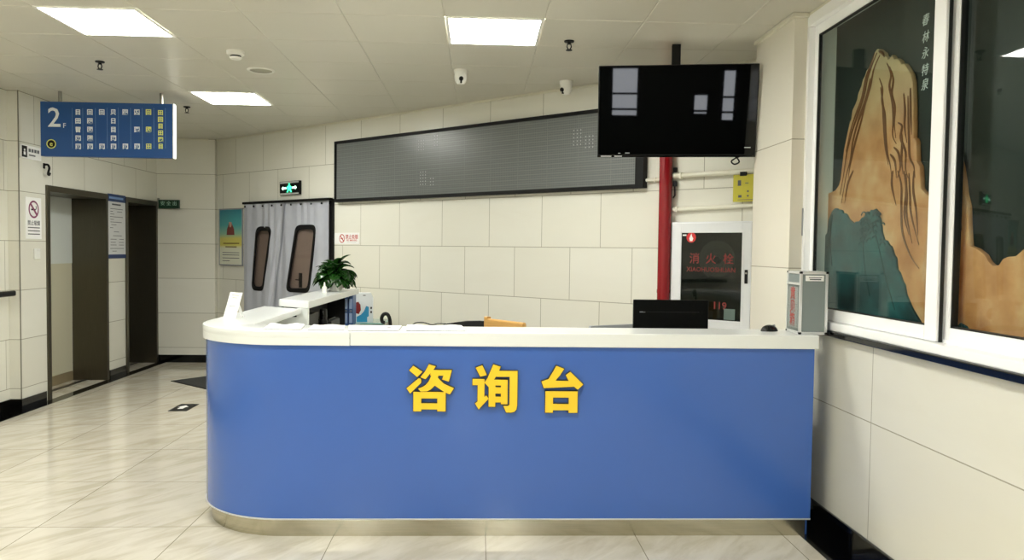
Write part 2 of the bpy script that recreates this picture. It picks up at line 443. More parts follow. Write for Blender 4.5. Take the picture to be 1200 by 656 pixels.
smesh('wall_right_rear', MB().box((-0.60, 0, 0), (0.0, 0.12, 3)).box((-0.60, 0.12, 0), (-0.52, 0.4, 3)).box((-1.8, 0.33, 0), (-0.6, 0.4, 3)), M['tile_right'], *RIGHT)
smesh('wall_right', wr, M['tile_right'], *RIGHT)
smesh('wall_pillar', MB().box((1.81, 4.39, 0), (1.93, 5.0, 2.96)), M['tile_pillar'])
M['hall_wall'] = mat('hall_wall_dimmed', '#2b2a27', 0.6)  # wall colour darkened to stand in for the dim, deep hall
wf = MB().box((-4.5, -6.3, 0), (2.1, -6.18, 3))
smesh('wall_front', wf, M['hall_wall'])

# baseboards and the black stone border of the floor
smesh('baseboard_back', MB().box((-0.1, -0.012, 0), (7.4, 0.0, 0.1)), M['black_stone'], *BACK)
smesh('baseboard_end', MB().box((-4.16, 10.088, 0), (-3.5, 10.1, 0.1)), M['black_stone'])
bl = MB().box((-0.012, -0.012, 0), (0.39, 0, 0.1)).box((1.665, -0.012, 0), (2.05, 0, 0.1)).box((2.96, -0.012, 0), (2.97, 0, 0.1))
bl.box((-0.012, 0, 0), (0, 0.1, 0.1))
smesh('baseboard_left', bl, M['black_stone'], *LEFT)
smesh('baseboard_left_near', MB().box((-13, 0.088, 0), (-0.012, 0.1, 0.1)), M['black_stone'], *LEFT)
smesh('baseboard_right', MB().box((0, -0.012, 0), (10.5, 0, 0.122)), M['black_stone'], *RIGHT)
smesh('trim_1', MB().box((-13, -0.11, 0), (2.97, 0.1, 0.003)), M['black_stone'], *LEFT)
smesh('trim_2', MB().box((-0.05, -0.172, 0), (10.5, 0, 0.003)), M['black_stone'], *RIGHT)
# ceiling edge trims
smesh('trim_3', MB().box((-0.1, -0.02, H-0.02), (7.4, 0.0, H), 0.003), M['trim_white'], *BACK)
smesh('trim_4', MB().box((1.79, 4.37, H-0.025), (1.93, 5.0, H-0.001), 0.003), M['trim_white'])
smesh('trim_5', MB().box((0.03, -0.03, H-0.02), (10.5, 0.02, H-0.001), 0.003), M['trim_white'], *RIGHT)
smesh('shade_trim', MB().box((-0.002, -0.002, 0.1), (0.005, 0.005, H)), M['corner_shade'], *LEFT)  # grey strip stands in for the shade line at the wall corner
smesh('trim_8', MB().box((-4.16, 10.08, H-0.02), (-3.5, 10.1, H), 0.003), M['trim_white'])

# black ledge on the near left wall
smesh('trim_7', MB().box((-4.5, -0.04, 1.05), (-0.12, 0.1, 1.102), 0.015), M['black_stone'], *LEFT)

# elevators -------------------------------------------------------------
M['pale_leaf'] = mat('beige_door_leaf', '#cfcbb2', 0.2); M['pale_tone'] = mat('pale_door_tone', '#dbe0db', 0.12); M['brown_tone'] = mat('brown_door_tone', '#8d7f62', 0.3)
def elevator(name, x0, x1, pale):
    d = struct(name, *LEFT)
    w, dep, top = 0.05, 0.36, 2.085
    j = MB()
    j.box((x0, -0.018, 0), (x0+w, dep, top)); j.box((x1-w, -0.018, 0), (x1, dep, top))
    j.box((x0+w, -0.018, top-0.06), (x1-w, dep, top))
    j.build('jamb', M['steel_dark'], d)
    mid = (x0+x1)/2
    for a, b in ((x0+w, mid-0.002), (mid+0.002, x1-w)):
        lf_ = MB().box((a, dep, 0.005), (b, dep+0.03, top-0.06), 0.003).build('door_leaf', M['steel_door'] if not pale else M['pale_leaf'], d)
        if pale:  # leaf coloured in bands: pale above, beige between, brown at the base
            MB().box((a, dep-0.004, 1.31), (b, dep+0.001, top-0.06)).build('pale_band', M['pale_tone'], lf_)
            MB().box((a, dep-0.004, 0.005), (b, dep+0.001, 0.11)).build('brown_band', M['brown_tone'], lf_)
    MB().box((x0+w, 0.0, 0.0), (x1-w, dep, 0.004)).build('threshold', M['floor'], d)
    MB().box((x0+w, 0.2, 0.004), (x1-w, 0.26, 0.007)).build('sill_track', M['steel_dark'], d)
    return d
elevator('door_1', 0.42, 1.63, True)
elevator('door_2', 2.07, 2.95, False)

# door behind the curtain in the back wall
d3 = struct('door_3', *BACK)
MB().box((0.86, -0.018, 0.0), (1.655, -0.002, 2.0), 0.003).build('door_leaf', M['door_leaf'], d3)
MB().box((1.66, -0.018, 0.0), (2.46, -0.002, 2.0), 0.003).build('door_leaf', M['door_leaf'], d3)
MB().frame(0.80, 0.0, 2.525, 2.06, 0.06, -0.028, -0.001, 0.004).build('door_frame', M['black_matte'], d3)
hm = MB().box((1.90, -0.024, 1.05), (1.96, -0.017, 1.22), 0.003)
hm.tube([(1.93, -0.02, 1.14), (1.93, -0.031, 1.14), (1.85, -0.031, 1.14)], 0.006)
hm.build('door_handle', M['black'], d3)

# ------------------------------------------------------------------ window with the relief behind it
w1 = struct('window_1', *RIGHT)
MB().box((0.0, -0.045, 1.075), (2.45, 0.0, 1.107), 0.006).build('sill', M['black_stone'], w1)
WF = MB()
WF.box((0.0, -0.03, 1.107), (2.4, 0.16, 1.15), 0.004); WF.box((0.0, -0.03, 2.82), (2.4, 0.16, 2.885), 0.004)
WF.box((0.0, -0.03, 1.15), (0.035, 0.16, 2.82), 0.004); WF.box((2.36, -0.03, 1.15), (2.4, 0.16, 2.82), 0.004)
WF.box((0.035, 0.035, 1.15), (2.36, 0.045, 1.165)); WF.box((0.035, 0.095, 1.15), (2.36, 0.105, 1.165))
WF.build('outer_frame', M['pvc'], w1)
def sash(x0, x1, y0, y1, lw, rw, gl, gr):
    s_ = MB().frame(x0, 1.152, x1, 2.82, 0.06, y0, y1, 0.004, ws=(lw, rw, 0.062, 0.055)).build('sash', M['pvc'], w1)
    MB().frame(x0+lw, 1.214, x1-rw, 2.765, 0.006, y0+0.006, y1-0.006).build('gasket', M['gasket'], s_)
    MB().box((x0+lw, (y0+y1)/2-0.003, 1.214), (x1-rw, (y0+y1)/2+0.003, 2.765)).build('pane', M['glass'], s_)
    return s_
s1 = sash(0.035, 1.285, 0.004, 0.034, 0.04, 0.085, 0, 0)
s2 = sash(1.235, 2.36, 0.045, 0.085, 0.075, 0.06, 0, 0)
MB().box((1.285, 0.016, 1.152), (1.29, 0.03, 2.82)).build('meeting_seal', M['gasket'], s1)
MB().box((0.010, -0.036, 1.62), (0.022, -0.03, 1.78), 0.003).build('drain_slot', M['grey_plastic'], w1)

art = thing('relief_mural', 'carved landscape relief of tan peaks and teal hill behind the window glass', 'artwork', RIGHT[0], RIGHT[1])
MB().box((0.0, 0.132, 1.151), (2.4, 0.156, 2.819)).build('backing_board', M['green_dark'], art)
def Y2x(l): return [(4.4-a, b) for a, b in l]
mt = Y2x([(4.4, 1.869), (4.363, 1.869), (4.286, 1.878), (4.243, 1.903), (4.225, 1.935), (4.194, 2.096), (4.16, 2.182), (4.135, 2.24), (4.122, 2.25), (4.109, 2.299), (4.075, 2.33), (4.06, 2.35), (4.052, 2.377), (4.02, 2.41), (4.006, 2.442), (3.985, 2.455), (3.97, 2.48), (3.948, 2.49), (3.925, 2.51), (3.914, 2.53), (3.882, 2.56), (3.865, 2.566), (3.847, 2.56), (3.80, 2.53), (3.79, 2.51), (3.776, 2.505), (3.76, 2.485), (3.743, 2.487), (3.725, 2.50), (3.711, 2.488), (3.70, 2.472), (3.677, 2.471), (3.65, 2.455), (3.636, 2.433), (3.61, 2.43), (3.593, 2.415), (3.55, 2.368), (3.532, 2.326), (3.52, 2.2), (3.513, 2.062), (3.5, 2.06), (3.487, 2.042), (3.478, 1.95), (3.453, 1.924), (3.445, 1.87), (3.439, 1.824), (3.394, 1.79), (3.322, 1.769), (3.28, 1.7), (3.22, 1.66), (3.194, 1.152), (4.4, 1.152)])
MB().prism(mt, 'y', 0.108, 0.134, 0.006).build('tall_peak', M['tan'], art, True)
rd = Y2x([(3.40, 1.45), (3.36, 1.75), (3.33, 1.90), (3.313, 1.957), (3.266, 2.003), (3.235, 2.01), (3.202, 1.984), (3.17, 1.95), (3.142, 1.89), (3.123, 1.827), (3.11, 1.77), (3.089, 1.72), (3.08, 1.63), (3.067, 1.557), (3.02, 1.545), (2.975, 1.523), (2.95, 1.495), (2.922, 1.479), (2.887, 1.48), (2.865, 1.505), (2.841, 1.513), (2.795, 1.516), (2.751, 1.545), (2.70, 1.60), (2.627, 1.608), (2.56, 1.55), (2.506, 1.519), (2.40, 1.56), (2.25, 1.50), (2.0, 1.55), (2.0, 1.152), (3.36, 1.152)])
MB().prism(rd, 'y', 0.104, 0.128, 0.006).build('low_ridge', M['tan'], art, True)
tl = Y2x([(4.4, 1.60), (4.348, 1.639), (4.337, 1.71), (4.296, 1.758), (4.26, 1.775), (4.235, 1.773), (4.215, 1.762), (4.20, 1.765), (4.175, 1.759), (4.16, 1.74), (4.14, 1.742), (4.116, 1.73), (4.09, 1.705), (4.059, 1.693), (4.033, 1.68), (4.02, 1.69), (4.006, 1.691), (3.98, 1.69), (3.953, 1.709), (3.93, 1.712), (3.903, 1.732), (3.88, 1.725), (3.86, 1.745), (3.841, 1.742), (3.815, 1.748), (3.792, 1.733), (3.78, 1.72), (3.785, 1.71), (3.772, 1.701), (3.753, 1.651), (3.75, 1.63), (3.725, 1.589), (3.70, 1.585), (3.676, 1.563), (3.655, 1.555), (3.63, 1.515), (3.61, 1.50), (3.597, 1.444), (3.575, 1.43), (3.547, 1.388), (3.53, 1.375), (3.513, 1.329), (3.457, 1.265), (3.388, 1.208), (3.36, 1.152), (4.4, 1.152)])
MB().prism(tl, 'y', 0.097, 0.112, 0.004).build('teal_hill', M['teal'], art, True)
MB().prism(Y2x([(3.16, 1.152), (3.14, 1.20), (3.10, 1.235), (3.06, 1.225), (3.02, 1.19), (2.99, 1.152)]), 'y', 0.096, 0.110, 0.004).build('teal_hill', M['teal'], art, True)
LINES = [
 [(3.862, 2.546), (3.901, 2.502), (3.95, 2.435), (3.983, 2.351), (4.045, 2.257), (4.105, 2.173), (4.152, 2.077), (4.185, 1.952), (4.22, 1.85)],
 [(3.833, 2.527), (3.888, 2.469), (3.918, 2.386), (3.98, 2.289), (4.043, 2.213), (4.088, 2.12), (4.109, 2.034), (4.157, 1.937), (4.2, 1.8)],
 [(3.961, 2.31), (4.01, 2.208), (4.062, 2.116), (4.108, 2.008), (4.13, 1.934)],
 [(3.763, 2.469), (3.72, 2.402), (3.73, 2.346), (3.697, 2.26), (3.686, 2.178), (3.687, 2.099), (3.653, 2.054)],
 [(3.736, 2.445), (3.697, 2.374), (3.706, 2.307), (3.674, 2.233), (3.676, 2.154), (3.659, 2.083)],
 [(3.831, 2.409), (3.796, 2.349), (3.797, 2.29), (3.766, 2.215), (3.754, 2.132), (3.732, 2.024), (3.7, 1.951), (3.686, 1.893)],
 [(3.642, 2.154), (3.606, 2.131), (3.613, 2.076), (3.568, 2.004), (3.564, 1.926), (3.541, 1.879)],
 [(3.601, 2.286), (3.584, 2.205), (3.584, 2.128), (3.561, 2.047)],
 [(3.564, 2.267), (3.553, 2.156), (3.542, 2.066), (3.531, 1.977), (3.496, 1.929), (3.483, 1.874)],
 [(3.673, 2.04), (3.629, 2.006), (3.609, 1.942), (3.633, 1.888)],
 [(3.703, 2.009), (3.659, 1.97), (3.643, 1.889)],
 [(3.676, 1.927), (3.679, 1.854), (3.637, 1.755)],
 [(3.632, 1.922), (3.595, 1.847), (3.588, 1.741), (3.571, 1.622), (3.502, 1.516), (3.427, 1.454)],
 [(3.577, 1.916), (3.551, 1.82), (3.561, 1.704), (3.517, 1.609)],
 [(3.534, 1.9), (3.518, 1.795), (3.502, 1.701), (3.434, 1.562)],
 [(3.494, 1.908), (3.492, 1.816), (3.463, 1.722), (3.446, 1.608)],
 [(4.075, 1.968), (4.127, 1.905), (4.163, 1.799)],
 [(3.845, 2.55), (3.81, 2.53), (3.79, 2.505)],
 [(3.885, 2.552), (3.93, 2.488), (3.965, 2.44), (4.0, 2.345), (4.062, 2.27), (4.118, 2.19), (4.165, 2.08)],
 [(3.92, 2.43), (3.96, 2.33), (4.03, 2.24), (4.08, 2.14)],
 [(3.815, 2.36), (3.79, 2.28), (3.775, 2.19), (3.755, 2.06), (3.72, 1.96)],
 [(3.615, 2.12), (3.60, 2.05), (3.60, 1.97), (3.585, 1.90)],
 [(3.545, 2.30), (3.535, 2.18), (3.525, 2.08)],
 [(3.56, 1.9), (3.545, 1.80), (3.54, 1.70), (3.49, 1.57)]]
def smooth_path(p, n=6):
    out = []
    for i in range(len(p)-1):
        p0, p1, p2, p3 = p[max(i-1, 0)], p[i], p[i+1], p[min(i+2, len(p)-1)]
        for k in range(n):
            t = k/n
            out.append(tuple(0.5*((2*b)+(-a+c)*t+(2*a-5*b+4*c-d)*t*t+(-a+3*b-3*c+d)*t**3) for a, b, c, d in zip(p0, p1, p2, p3)))
    out.append(tuple(p[-1])); return out
cl = MB()
for l in LINES:
    q = smooth_path([(4.4-a, 0.108, b) for a, b in l]); n = len(q)
    cl.tube(q, [0.0026+0.0052*math.sin(PI*min(1, (i+1)/n*1.1)) for i in range(n)], 6)
for dx in (0.0, 0.025, 0.05):
    q = smooth_path([(4.4-a-dx, 0.104, b-dx*1.5) for a, b in [(3.25, 1.97), (3.20, 1.93), (3.165, 1.84), (3.14, 1.72), (3.12, 1.62)]])
    cl.tube(q, 0.004, 6)
cl.build('carved_line', M['tan_dark'], art, True)
tcl = MB()
rt = random.Random(11)
for k in range(34):
    cx = 3.95-rt.uniform(0, 0.22); cz = 1.73-rt.uniform(0.0, 0.17)
    r_ = rt.uniform(0.014, 0.026)
    tcl.tube([(4.4-cx+r_*math.cos(t), 0.097, cz+0.75*r_*math.sin(t)) for t in [PI*q/8 for q in range(0, 9)]], 0.0035, 6)
for l in ([(3.95, 1.70), (3.93, 1.60), (3.90, 1.45), (3.84, 1.30)], [(3.80, 1.62), (3.74, 1.50), (3.68, 1.38), (3.60, 1.25)], [(4.28, 1.74), (4.30, 1.60), (4.27, 1.45)]):
    tcl.tube(smooth_path([(4.4-a, 0.097, b) for a, b in l]), 0.003, 6)
tcl.build('hill_foliage_line', M['teal_dark'], art, True)
lettering('calligraphy', [(c, 4.4-y-0.012, z, 0.056, 0.2) for c, y, z in zip('春林永特泉', (3.468, 3.463, 3.462, 3.461, 3.457), (2.595, 2.516, 2.443, 2.365, 2.298))], M['sign_white'], art, 0.130)

# ------------------------------------------------------------------ ceiling fittings
lamp0 = thing('ceiling_lamp', 'square LED ceiling panel above the reception counter beside the television', 'ceiling light', (0.083, 4.925, H), group=None)
MB().frame(-0.298, -0.298, 0.298, 0.298, 0.02, -0.004, 0.012).build('frame', M['lamp_frame'], lamp0)
MB().box((-0.278, 0.0, -0.278), (0.278, 0.008, 0.278)).build('diffuser', M['lamp'], lamp0)
lamp0.rotation_euler = (R(90), 0, 0)   # local -y becomes down
names = {(-2.617, 4.625): 'square LED ceiling panel at the top left of the photo',
         (-2.617, 7.025): 'square LED ceiling panel to the right of the hanging blue sign'}
for (x, y) in LAMPS:
    if (x, y) == (-0.217, 4.625): continue
    key = (x, round(y, 3))
    lab = names.get(key)
    if lab: dup(lamp0, (x+0.3, y+0.3, H), None, lab)
    else: dup(lamp0, (x+0.3, y+0.3, H), None, 'square LED ceiling panel over the hall behind the camera', 'ceiling panels over the hall')

def sprinkler(x, y, label, first=[None]):
    if first[0]: return dup(first[0], (x, y, H), None, label)
    t = thing('sprinkler_head', label, 'sprinkler', (x, y, H)); first[0] = t
    MB().lathe([(0, 0), (0.034, 0), (0.032, -0.008), (0.012, -0.012), (0.012, -0.022), (0, -0.022)], 20).build('escutcheon', M['black'], t, True)
    f = MB()
    for s in (-1, 1): f.tube([(s*0.011, 0, -0.02), (s*0.014, 0, -0.04), (s*0.004, 0, -0.058)], 0.004, 6)
    f.build('yoke', M['black'], t, True)
    MB().lathe([(0, -0.058), (0.02, -0.058), (0.022, -0.062), (0, -0.064)], 16).build('deflector', M['black'], t)
    return t
sprinkler(0.583, 5.087, 'black ceiling sprinkler head left of the television')
sprinkler(-2.873, 5.964, 'black ceiling sprinkler head above the hanging blue sign')
sprinkler(-2.914, 7.798, 'small black ceiling sprinkler just right of the hanging blue sign')

sd = thing('smoke_detector', 'round white smoke detector on the ceiling', 'smoke detector', (-1.737, 5.561, H))
MB().lathe([(0, 0), (0.062, 0), (0.06, -0.025), (0.05, -0.032), (0, -0.032)], 28).build('base', M['white'], sd, True)
MB().lathe([(0, -0.032), (0.038, -0.032), (0.038, -0.044), (0, -0.044)], 24).build('vent', M['black'], sd, True)
MB().lathe([(0, -0.044), (0.044, -0.044), (0.036, -0.056), (0, -0.062)], 24).build('cap', M['white'], sd, True)
sp = thing('ceiling_speaker', 'round flush ceiling loudspeaker beside the smoke detector', 'speaker', (-1.717, 6.127, H))
MB().lathe([(0.085, 0.0), (0.105, 0.0), (0.105, -0.006), (0.095, -0.012), (0.085, -0.008)], 36).build('rim', M['white'], sp, True)
MB().lathe([(0, -0.004), (0.086, -0.004), (0.086, 0), (0, 0)], 36).build('grille', noisy(mat('grille_mesh', '#a9a898', 0.6), 200, 0.3), sp)

def camera_dome(x, y, ang, label):
    t = thing('security_camera', label, 'camera', (x, y, H), (0, 0, ang))
    MB().lathe([(0, 0), (0.055, 0), (0.055, -0.02), (0.05, -0.03), (0, -0.03)], 28).build('base', M['white'], t, True)
    MB().lathe([(0.0, -0.03), (0.048, -0.03), (0.05, -0.055), (0.044, -0.085), (0.028, -0.108), (0.0, -0.115)], 28).build('housing', M['white'], t, True)
    l = MB().lathe([(0, -0.012), (0.016, -0.012), (0.018, 0.0), (0.018, 0.02), (0, 0.02)], 20, (0, -0.042, -0.075), 'y')
    l.build('lens', M['black_gloss'], t, True)
    MB().lathe([(0, -0.006), (0.008, -0.006), (0.008, 0.01), (0, 0.01)], 14, (0, -0.036, -0.1), 'y').build('infrared_window', M['black_gloss'], t, True)
    return t
camera_dome(-0.152, 5.975, 0.1, 'white dome camera with two black lenses behind the lit ceiling panel')
camera_dome(0.70, 6.28, -0.9, 'white dome camera beside the back wall left of the television')

# ------------------------------------------------------------------ reception counter
CT = thing('reception_counter', 'blue curved reception counter with white top, yellow Chinese characters and steel skirting', 'counter', (0, 3.97, 0), (0, 0, -0.0076))
OY = 3.97
def outer(off, xr, yend):
    cx, cy, r = -1.015, 3.955+0.56-OY, 0.56-off
    pts = [(xr, 3.955+off-OY)]
    n = 20
    for k in range(n+1):
        a = -PI/2 - (PI/2)*k/n
        pts.append((cx+r*math.cos(a), cy+r*math.sin(a)))
    pts.append((-1.575+off, yend-OY))
    return pts
def wallstrip(off, t, xr, yend, z0, z1, bev=0.0):
    a = outer(off, xr, yend); b = outer(off+t, xr, yend)
    return MB().prism(a+b[::-1], 'z', z0, z1, bev)
yi = 4.27-OY
a = outer(0, -0.66, 5.63)
inner = [(-1.255, 5.41-OY)] + [(-1.195+0.06*math.cos(t), yi+0.06+0.06*math.sin(t)) for t in [PI+PI/2*k/6 for k in range(7)]] + [(-0.66, yi)]
topA = MB().prism(a+inner, 'z', 1.048, 1.085, 0.005)
ao, ai = outer(0, -0.66, 5.63), outer(0.06, -0.66, 5.63)
topA.prism(ao+ai[::-1], 'z', 1.012, 1.050)
topA.build('countertop', M['counter_white'], CT, True)
wallstrip(0.045, 0.012, 1.75, 5.55, 0.098, 1.045).build('inner_lining', M['offwhite'], CT, True)
MB().box((-0.6585, 3.955-OY, 1.012), (1.80, yi, 1.085), 0.005).build('countertop', M['counter_white'], CT)
wallstrip(0.018, 0.022, 1.785, 5.58, 0.103, 1.012).build('front_panel', M['blue'], CT, True)
wallstrip(0.014, 0.03, 1.785, 5.58, 0.096, 0.103).build('reflection_trim', M['alu'], CT, True)  # metal lip added to draw the bright reflected line over the skirting
wallstrip(0.045, 0.02, 1.77, 5.56, 0.0, 0.096).build('skirting', M['steel'], CT, True)
MB().box((1.755, 4.012-OY, 0.0), (1.785, 4.25-OY, 1.012)).build('end_panel', M['blue'], CT)
MB().prism([(1.75, 4.03-OY), (1.75, 4.78-OY), (-0.95, 4.78-OY), (-0.95, 5.38-OY), (-1.50, 5.38-OY), (-1.50, 4.55-OY), (-1.36, 4.22-OY), (-1.05, 4.03-OY)], 'z', 0.735, 0.76).build('worktop', M['counter_white'], CT)
for x in (-0.9, 0.35, 1.33): MB().box((x, 4.06-OY, 0.0), (x+0.4, 4.7-OY, 0.734), 0.003).build('pedestal', M['cab_white'], CT)
# raised section at the rear end of the left run
SL = [(-1.45, 5.58-OY), (-1.197, 5.39-OY), (-1.148, 7.24-OY), (-1.42, 7.03-OY)]
MB().prism(SL, 'z', 1.087, 1.14, 0.004).build('raised_shelf', M['counter_white'], CT)
MB().box((-1.285, 5.415-OY, 0.0), (-1.205, 5.45-OY, 1.087)).box((-1.555, 5.55-OY, 0), (-1.28, 5.58-OY, 1.012)).build('end_post', M['counter_white'], CT)
MB().prism([(-1.44, 5.6-OY), (-1.415, 5.58-OY), (-1.39, 7.03-OY), (-1.415, 7.03-OY)], 'z', 0, 1.087).box((-1.40, 6.985-OY, 0.0), (-1.235, 7.005-OY, 1.087)).build('shelf_back', M['black_matte'], CT)
MB().prism([(-1.41, 5.6-OY), (-1.205, 5.45-OY), (-1.16, 7.15-OY), (-1.39, 6.98-OY)], 'z', 0.60, 0.62).prism([(-1.39, 6.66-OY), (-1.165, 6.66-OY), (-1.145, 7.31-OY), (-1.39, 7.31-OY)], 'z', 0.785, 0.80).build('lower_shelf', M['counter_white'], CT)

# characters on the front: traced strokes, 3-D letters, dark sides and outline coloured in as their shadow
U = 0.0004766
def strokes(ox, oz, polys):
    return [[(ox+x*U, oz-y*U) for x, y in p] for p in polys]
def rect(x0, y0, x1, y1): return [(x0, y0), (x1, y0), (x1, y1), (x0, y1)]
ZI = [[(92, 125), (135, 75), (235, 140), (180, 198)],
      [(65, 322), (195, 212), (215, 214), (224, 232), (222, 260), (105, 378)],
      [(305, 58), (380, 80), (350, 125), (310, 170), (270, 220), (215, 200), (262, 140)],
      [(330, 120), (555, 120), (522, 245), (450, 222), (464, 180), (320, 180)],
      [(335, 175), (410, 175), (400, 220), (370, 290), (330, 330), (285, 354), (215, 354), (192, 325), (230, 310), (270, 285), (305, 245)],
      [(390, 190), (412, 215), (470, 270), (578, 318), (535, 385), (480, 362), (430, 330), (365, 285), (370, 230)],
      rect(140, 360, 225, 572), rect(400, 360, 490, 572), rect(140, 360, 490, 430), rect(140, 485, 490, 550)]
XUN = [[(118, 92), (190, 65), (240, 170), (168, 190)],
       [(85, 215), (215, 215), (215, 415), (235, 393), (262, 430), (155, 548), (115, 485), (142, 462), (142, 282), (85, 282)],
       [(310, 55), (390, 80), (370, 130), (320, 220), (260, 302), (215, 255), (250, 200), (275, 140)],
       [(355, 125), (575, 125), (575, 500), (568, 545), (545, 572), (510, 582), (455, 580), (425, 510), (475, 510), (490, 495), (490, 188), (325, 188)],
       rect(262, 222, 335, 518), rect(396, 222, 468, 490), rect(262, 222, 468, 284), rect(300, 305, 430, 373), rect(300, 408, 430, 470)]
TAI = [[(250, 65), (335, 98), (290, 170), (240, 230), (390, 230), (450, 236), (450, 292), (115, 310), (90, 240), (165, 212), (215, 130)],
       [(405, 130), (548, 268), (488, 326), (440, 285), (390, 232), (355, 168)],
       rect(135, 345, 218, 580), rect(392, 345, 488, 580), rect(135, 345, 488, 413), rect(135, 485, 488, 553)]
for (ox, polys, lab) in ((-0.396, ZI, 'leftmost yellow Chinese character'), (-0.0645, XUN, 'middle yellow Chinese character'), (0.292, TAI, 'rightmost yellow Chinese character')):
    back_, front_ = MB(), MB()
    for i, p in enumerate(strokes(ox, 0.947, polys)):
        cx = sum(q[0] for q in p)/len(p); cz = sum(q[1] for q in p)/len(p)
        def grow(q, g):
            n = len(q); out = []
            ar = sum(q[k][0]*q[(k+1) % n][1]-q[(k+1) % n][0]*q[k][1] for k in range(n)); sg = 1 if ar > 0 else -1
            for k in range(n):
                p0, p1, p2 = Vector(q[k-1]), Vector(q[k]), Vector(q[(k+1) % n])
                e0 = (p1-p0).normalized(); e1 = (p2-p1).normalized()
                n0 = Vector((e0.y, -e0.x))*sg; n1 = Vector((e1.y, -e1.x))*sg
                m_ = (n0+n1); m_ = m_/max(0.35, m_.length_squared)*2 if m_.length > 1e-6 else n0
                if m_.length > 2: m_ = m_.normalized()*2
                out.append((p1.x+m_.x*g, p1.y+m_.y*g))
            return out
        back_.prism(grow(p, 0.0028), 'y', -0.018-0.00004*i, 0.003)
        front_.prism(p, 'y', -0.0215-0.00008*i, -0.0179)
    o = front_.build('sign_character', M['yellow'], CT); o['label'] = lab
    back_.build('character_shadow', M['char_shadow'], o)

# ------------------------------------------------------------------ things on and behind the counter
CZ = 1.0852
def booklet(label, poly, th, curl=0.0, dark=False, group='papers on the counter'):
    cx = sum(p[0] for p in poly)/4; cy = sum(p[1] for p in poly)/4
    t = thing('booklet', label, 'booklet', (cx, cy, CZ), group=group)
    b = MB(); q = [(p[0]-cx, p[1]-cy) for p in poly]
    nx, ny = 10, 8
    # page block: slightly wavy top surface
    grid = []
    for j in range(ny+1):
        row = []
        for i in range(nx+1):
            u, v = i/nx, j/ny
            x = (q[0][0]*(1-u)+q[1][0]*u)*(1-v)+(q[3][0]*(1-u)+q[2][0]*u)*v
            y = (q[0][1]*(1-u)+q[1][1]*u)*(1-v)+(q[3][1]*(1-u)+q[2][1]*u)*v
            row.append((x, y, th+curl*(0.5+0.5*math.sin(u*9+v*2+cx*7))*v))
        grid.append(row)
    top = [[b.bm.verts.new(p) for p in r] for r in grid]
    bot = [[b.bm.verts.new((p[0], p[1], 0.002)) for p in r] for r in grid]
    for j in range(ny):
        for i in range(nx):
            b.bm.faces.new((top[j][i], top[j][i+1], top[j+1][i+1], top[j+1][i]))
            b.bm.faces.new((bot[j][i], bot[j+1][i], bot[j+1][i+1], bot[j][i+1]))
    for i in range(nx):
        b.bm.faces.new((bot[0][i], bot[0][i+1], top[0][i+1], top[0][i])); b.bm.faces.new((bot[ny][i+1], bot[ny][i], top[ny][i], top[ny][i+1]))
    for j in range(ny):
        b.bm.faces.new((bot[j+1][0], bot[j][0], top[j][0], top[j+1][0])); b.bm.faces.new((bot[j][nx], bot[j+1][nx], top[j+1][nx], top[j][nx]))
    b.build('pages', M['paper'], t, True)
    MB().prism(q, 'z', 0.0, 0.0022).build('cover', M['black_matte'] if dark else M['ink'], t)
    return t
booklet('open white booklet with a black cover edge, nearest the curved corner', [(-1.12, 4.03), (-0.925, 4.03), (-0.95, 4.235), (-1.135, 4.235)], 0.007, 0.008, True)
booklet('white sheet stack lying second from the curved corner', [(-0.885, 4.02), (-0.70, 4.02), (-0.73, 4.23), (-0.90, 4.23)], 0.006, 0.005)
b3 = booklet('wide white leaflet stack with a small dark mark, third from the curved corner', [(-0.675, 4.005), (-0.415, 4.01), (-0.42, 4.23), (-0.71, 4.235)], 0.007, 0.0)
MB().box((0.07, -0.02, 0.0072), (0.09, 0.005, 0.0078)).build('printed_mark', M['ink'], b3)
booklet('white booklet with rounded right end in front of the black chair', [(-0.375, 4.015), (-0.065, 4.02), (-0.09, 4.22), (-0.39, 4.22)], 0.008, 0.007)
cbl = MB()
cbl.tube(smooth_path([(-0.37, 4.235, CZ+0.003), (-0.345, 4.25, CZ+0.02), (-0.30, 4.25, CZ+0.022), (-0.255, 4.235, CZ+0.012), (-0.215, 4.25, CZ+0.018), (-0.16, 4.25, CZ+0.013), (-0.12, 4.24, CZ+0.003)]), 0.003, 6)
tag(cbl.build('cable', M['black'], None, True), 'thin black cable looping behind the booklet on the counter', 'cable')

cd = thing('tent_card', 'white folded card standing on the rounded counter corner', 'card', (-1.475, 4.70, CZ), (0, 0, 0.25))
MB().prism([(-0.045, 0.0), (-0.043, 0.0), (0.014, 0.152), (0.012, 0.152)], 'x', -0.05, 0.05).build('front_face', M['paper'], cd)
MB().prism([(0.060, 0.0), (0.062, 0.0), (0.004, 0.125), (0.002, 0.125)], 'x', -0.012, 0.012).build('rear_strut', M['paper'], cd)
pr_ = MB()
for k, w in ((0.135, 0.03), (0.12, 0.02), (0.07, 0.025)):
    yy = -0.045+0.0572*k/0.152
    pr_.box((-w, yy-0.0012, k-0.002), (w, yy-0.0002, k+0.002))
pr_.build('print', M['ink_light'], cd)
cd.rotation_euler = (0, 0, -0.5)

ms = thing('computer_mouse', 'black computer mouse on the white countertop', 'mouse', (1.612, 4.15, CZ), (0, 0, 0.25))
mb = MB()
bmesh.ops.create_uvsphere(mb.bm, u_segments=24, v_segments=12, radius=1, matrix=Matrix.Diagonal((0.052, 0.031, 0.036, 1)))
for v in list(mb.bm.verts):
    if v.co.z < 0: v.co.z = 0
mb.build('shell', M['black_gloss'], ms, True)
MB().lathe([(0, -0.004), (0.007, -0.004), (0.007, 0.004), (0, 0.004)], 14, (0.028, 0, 0.030), 'y').build('scroll_wheel', M['grey_plastic'], ms, True)

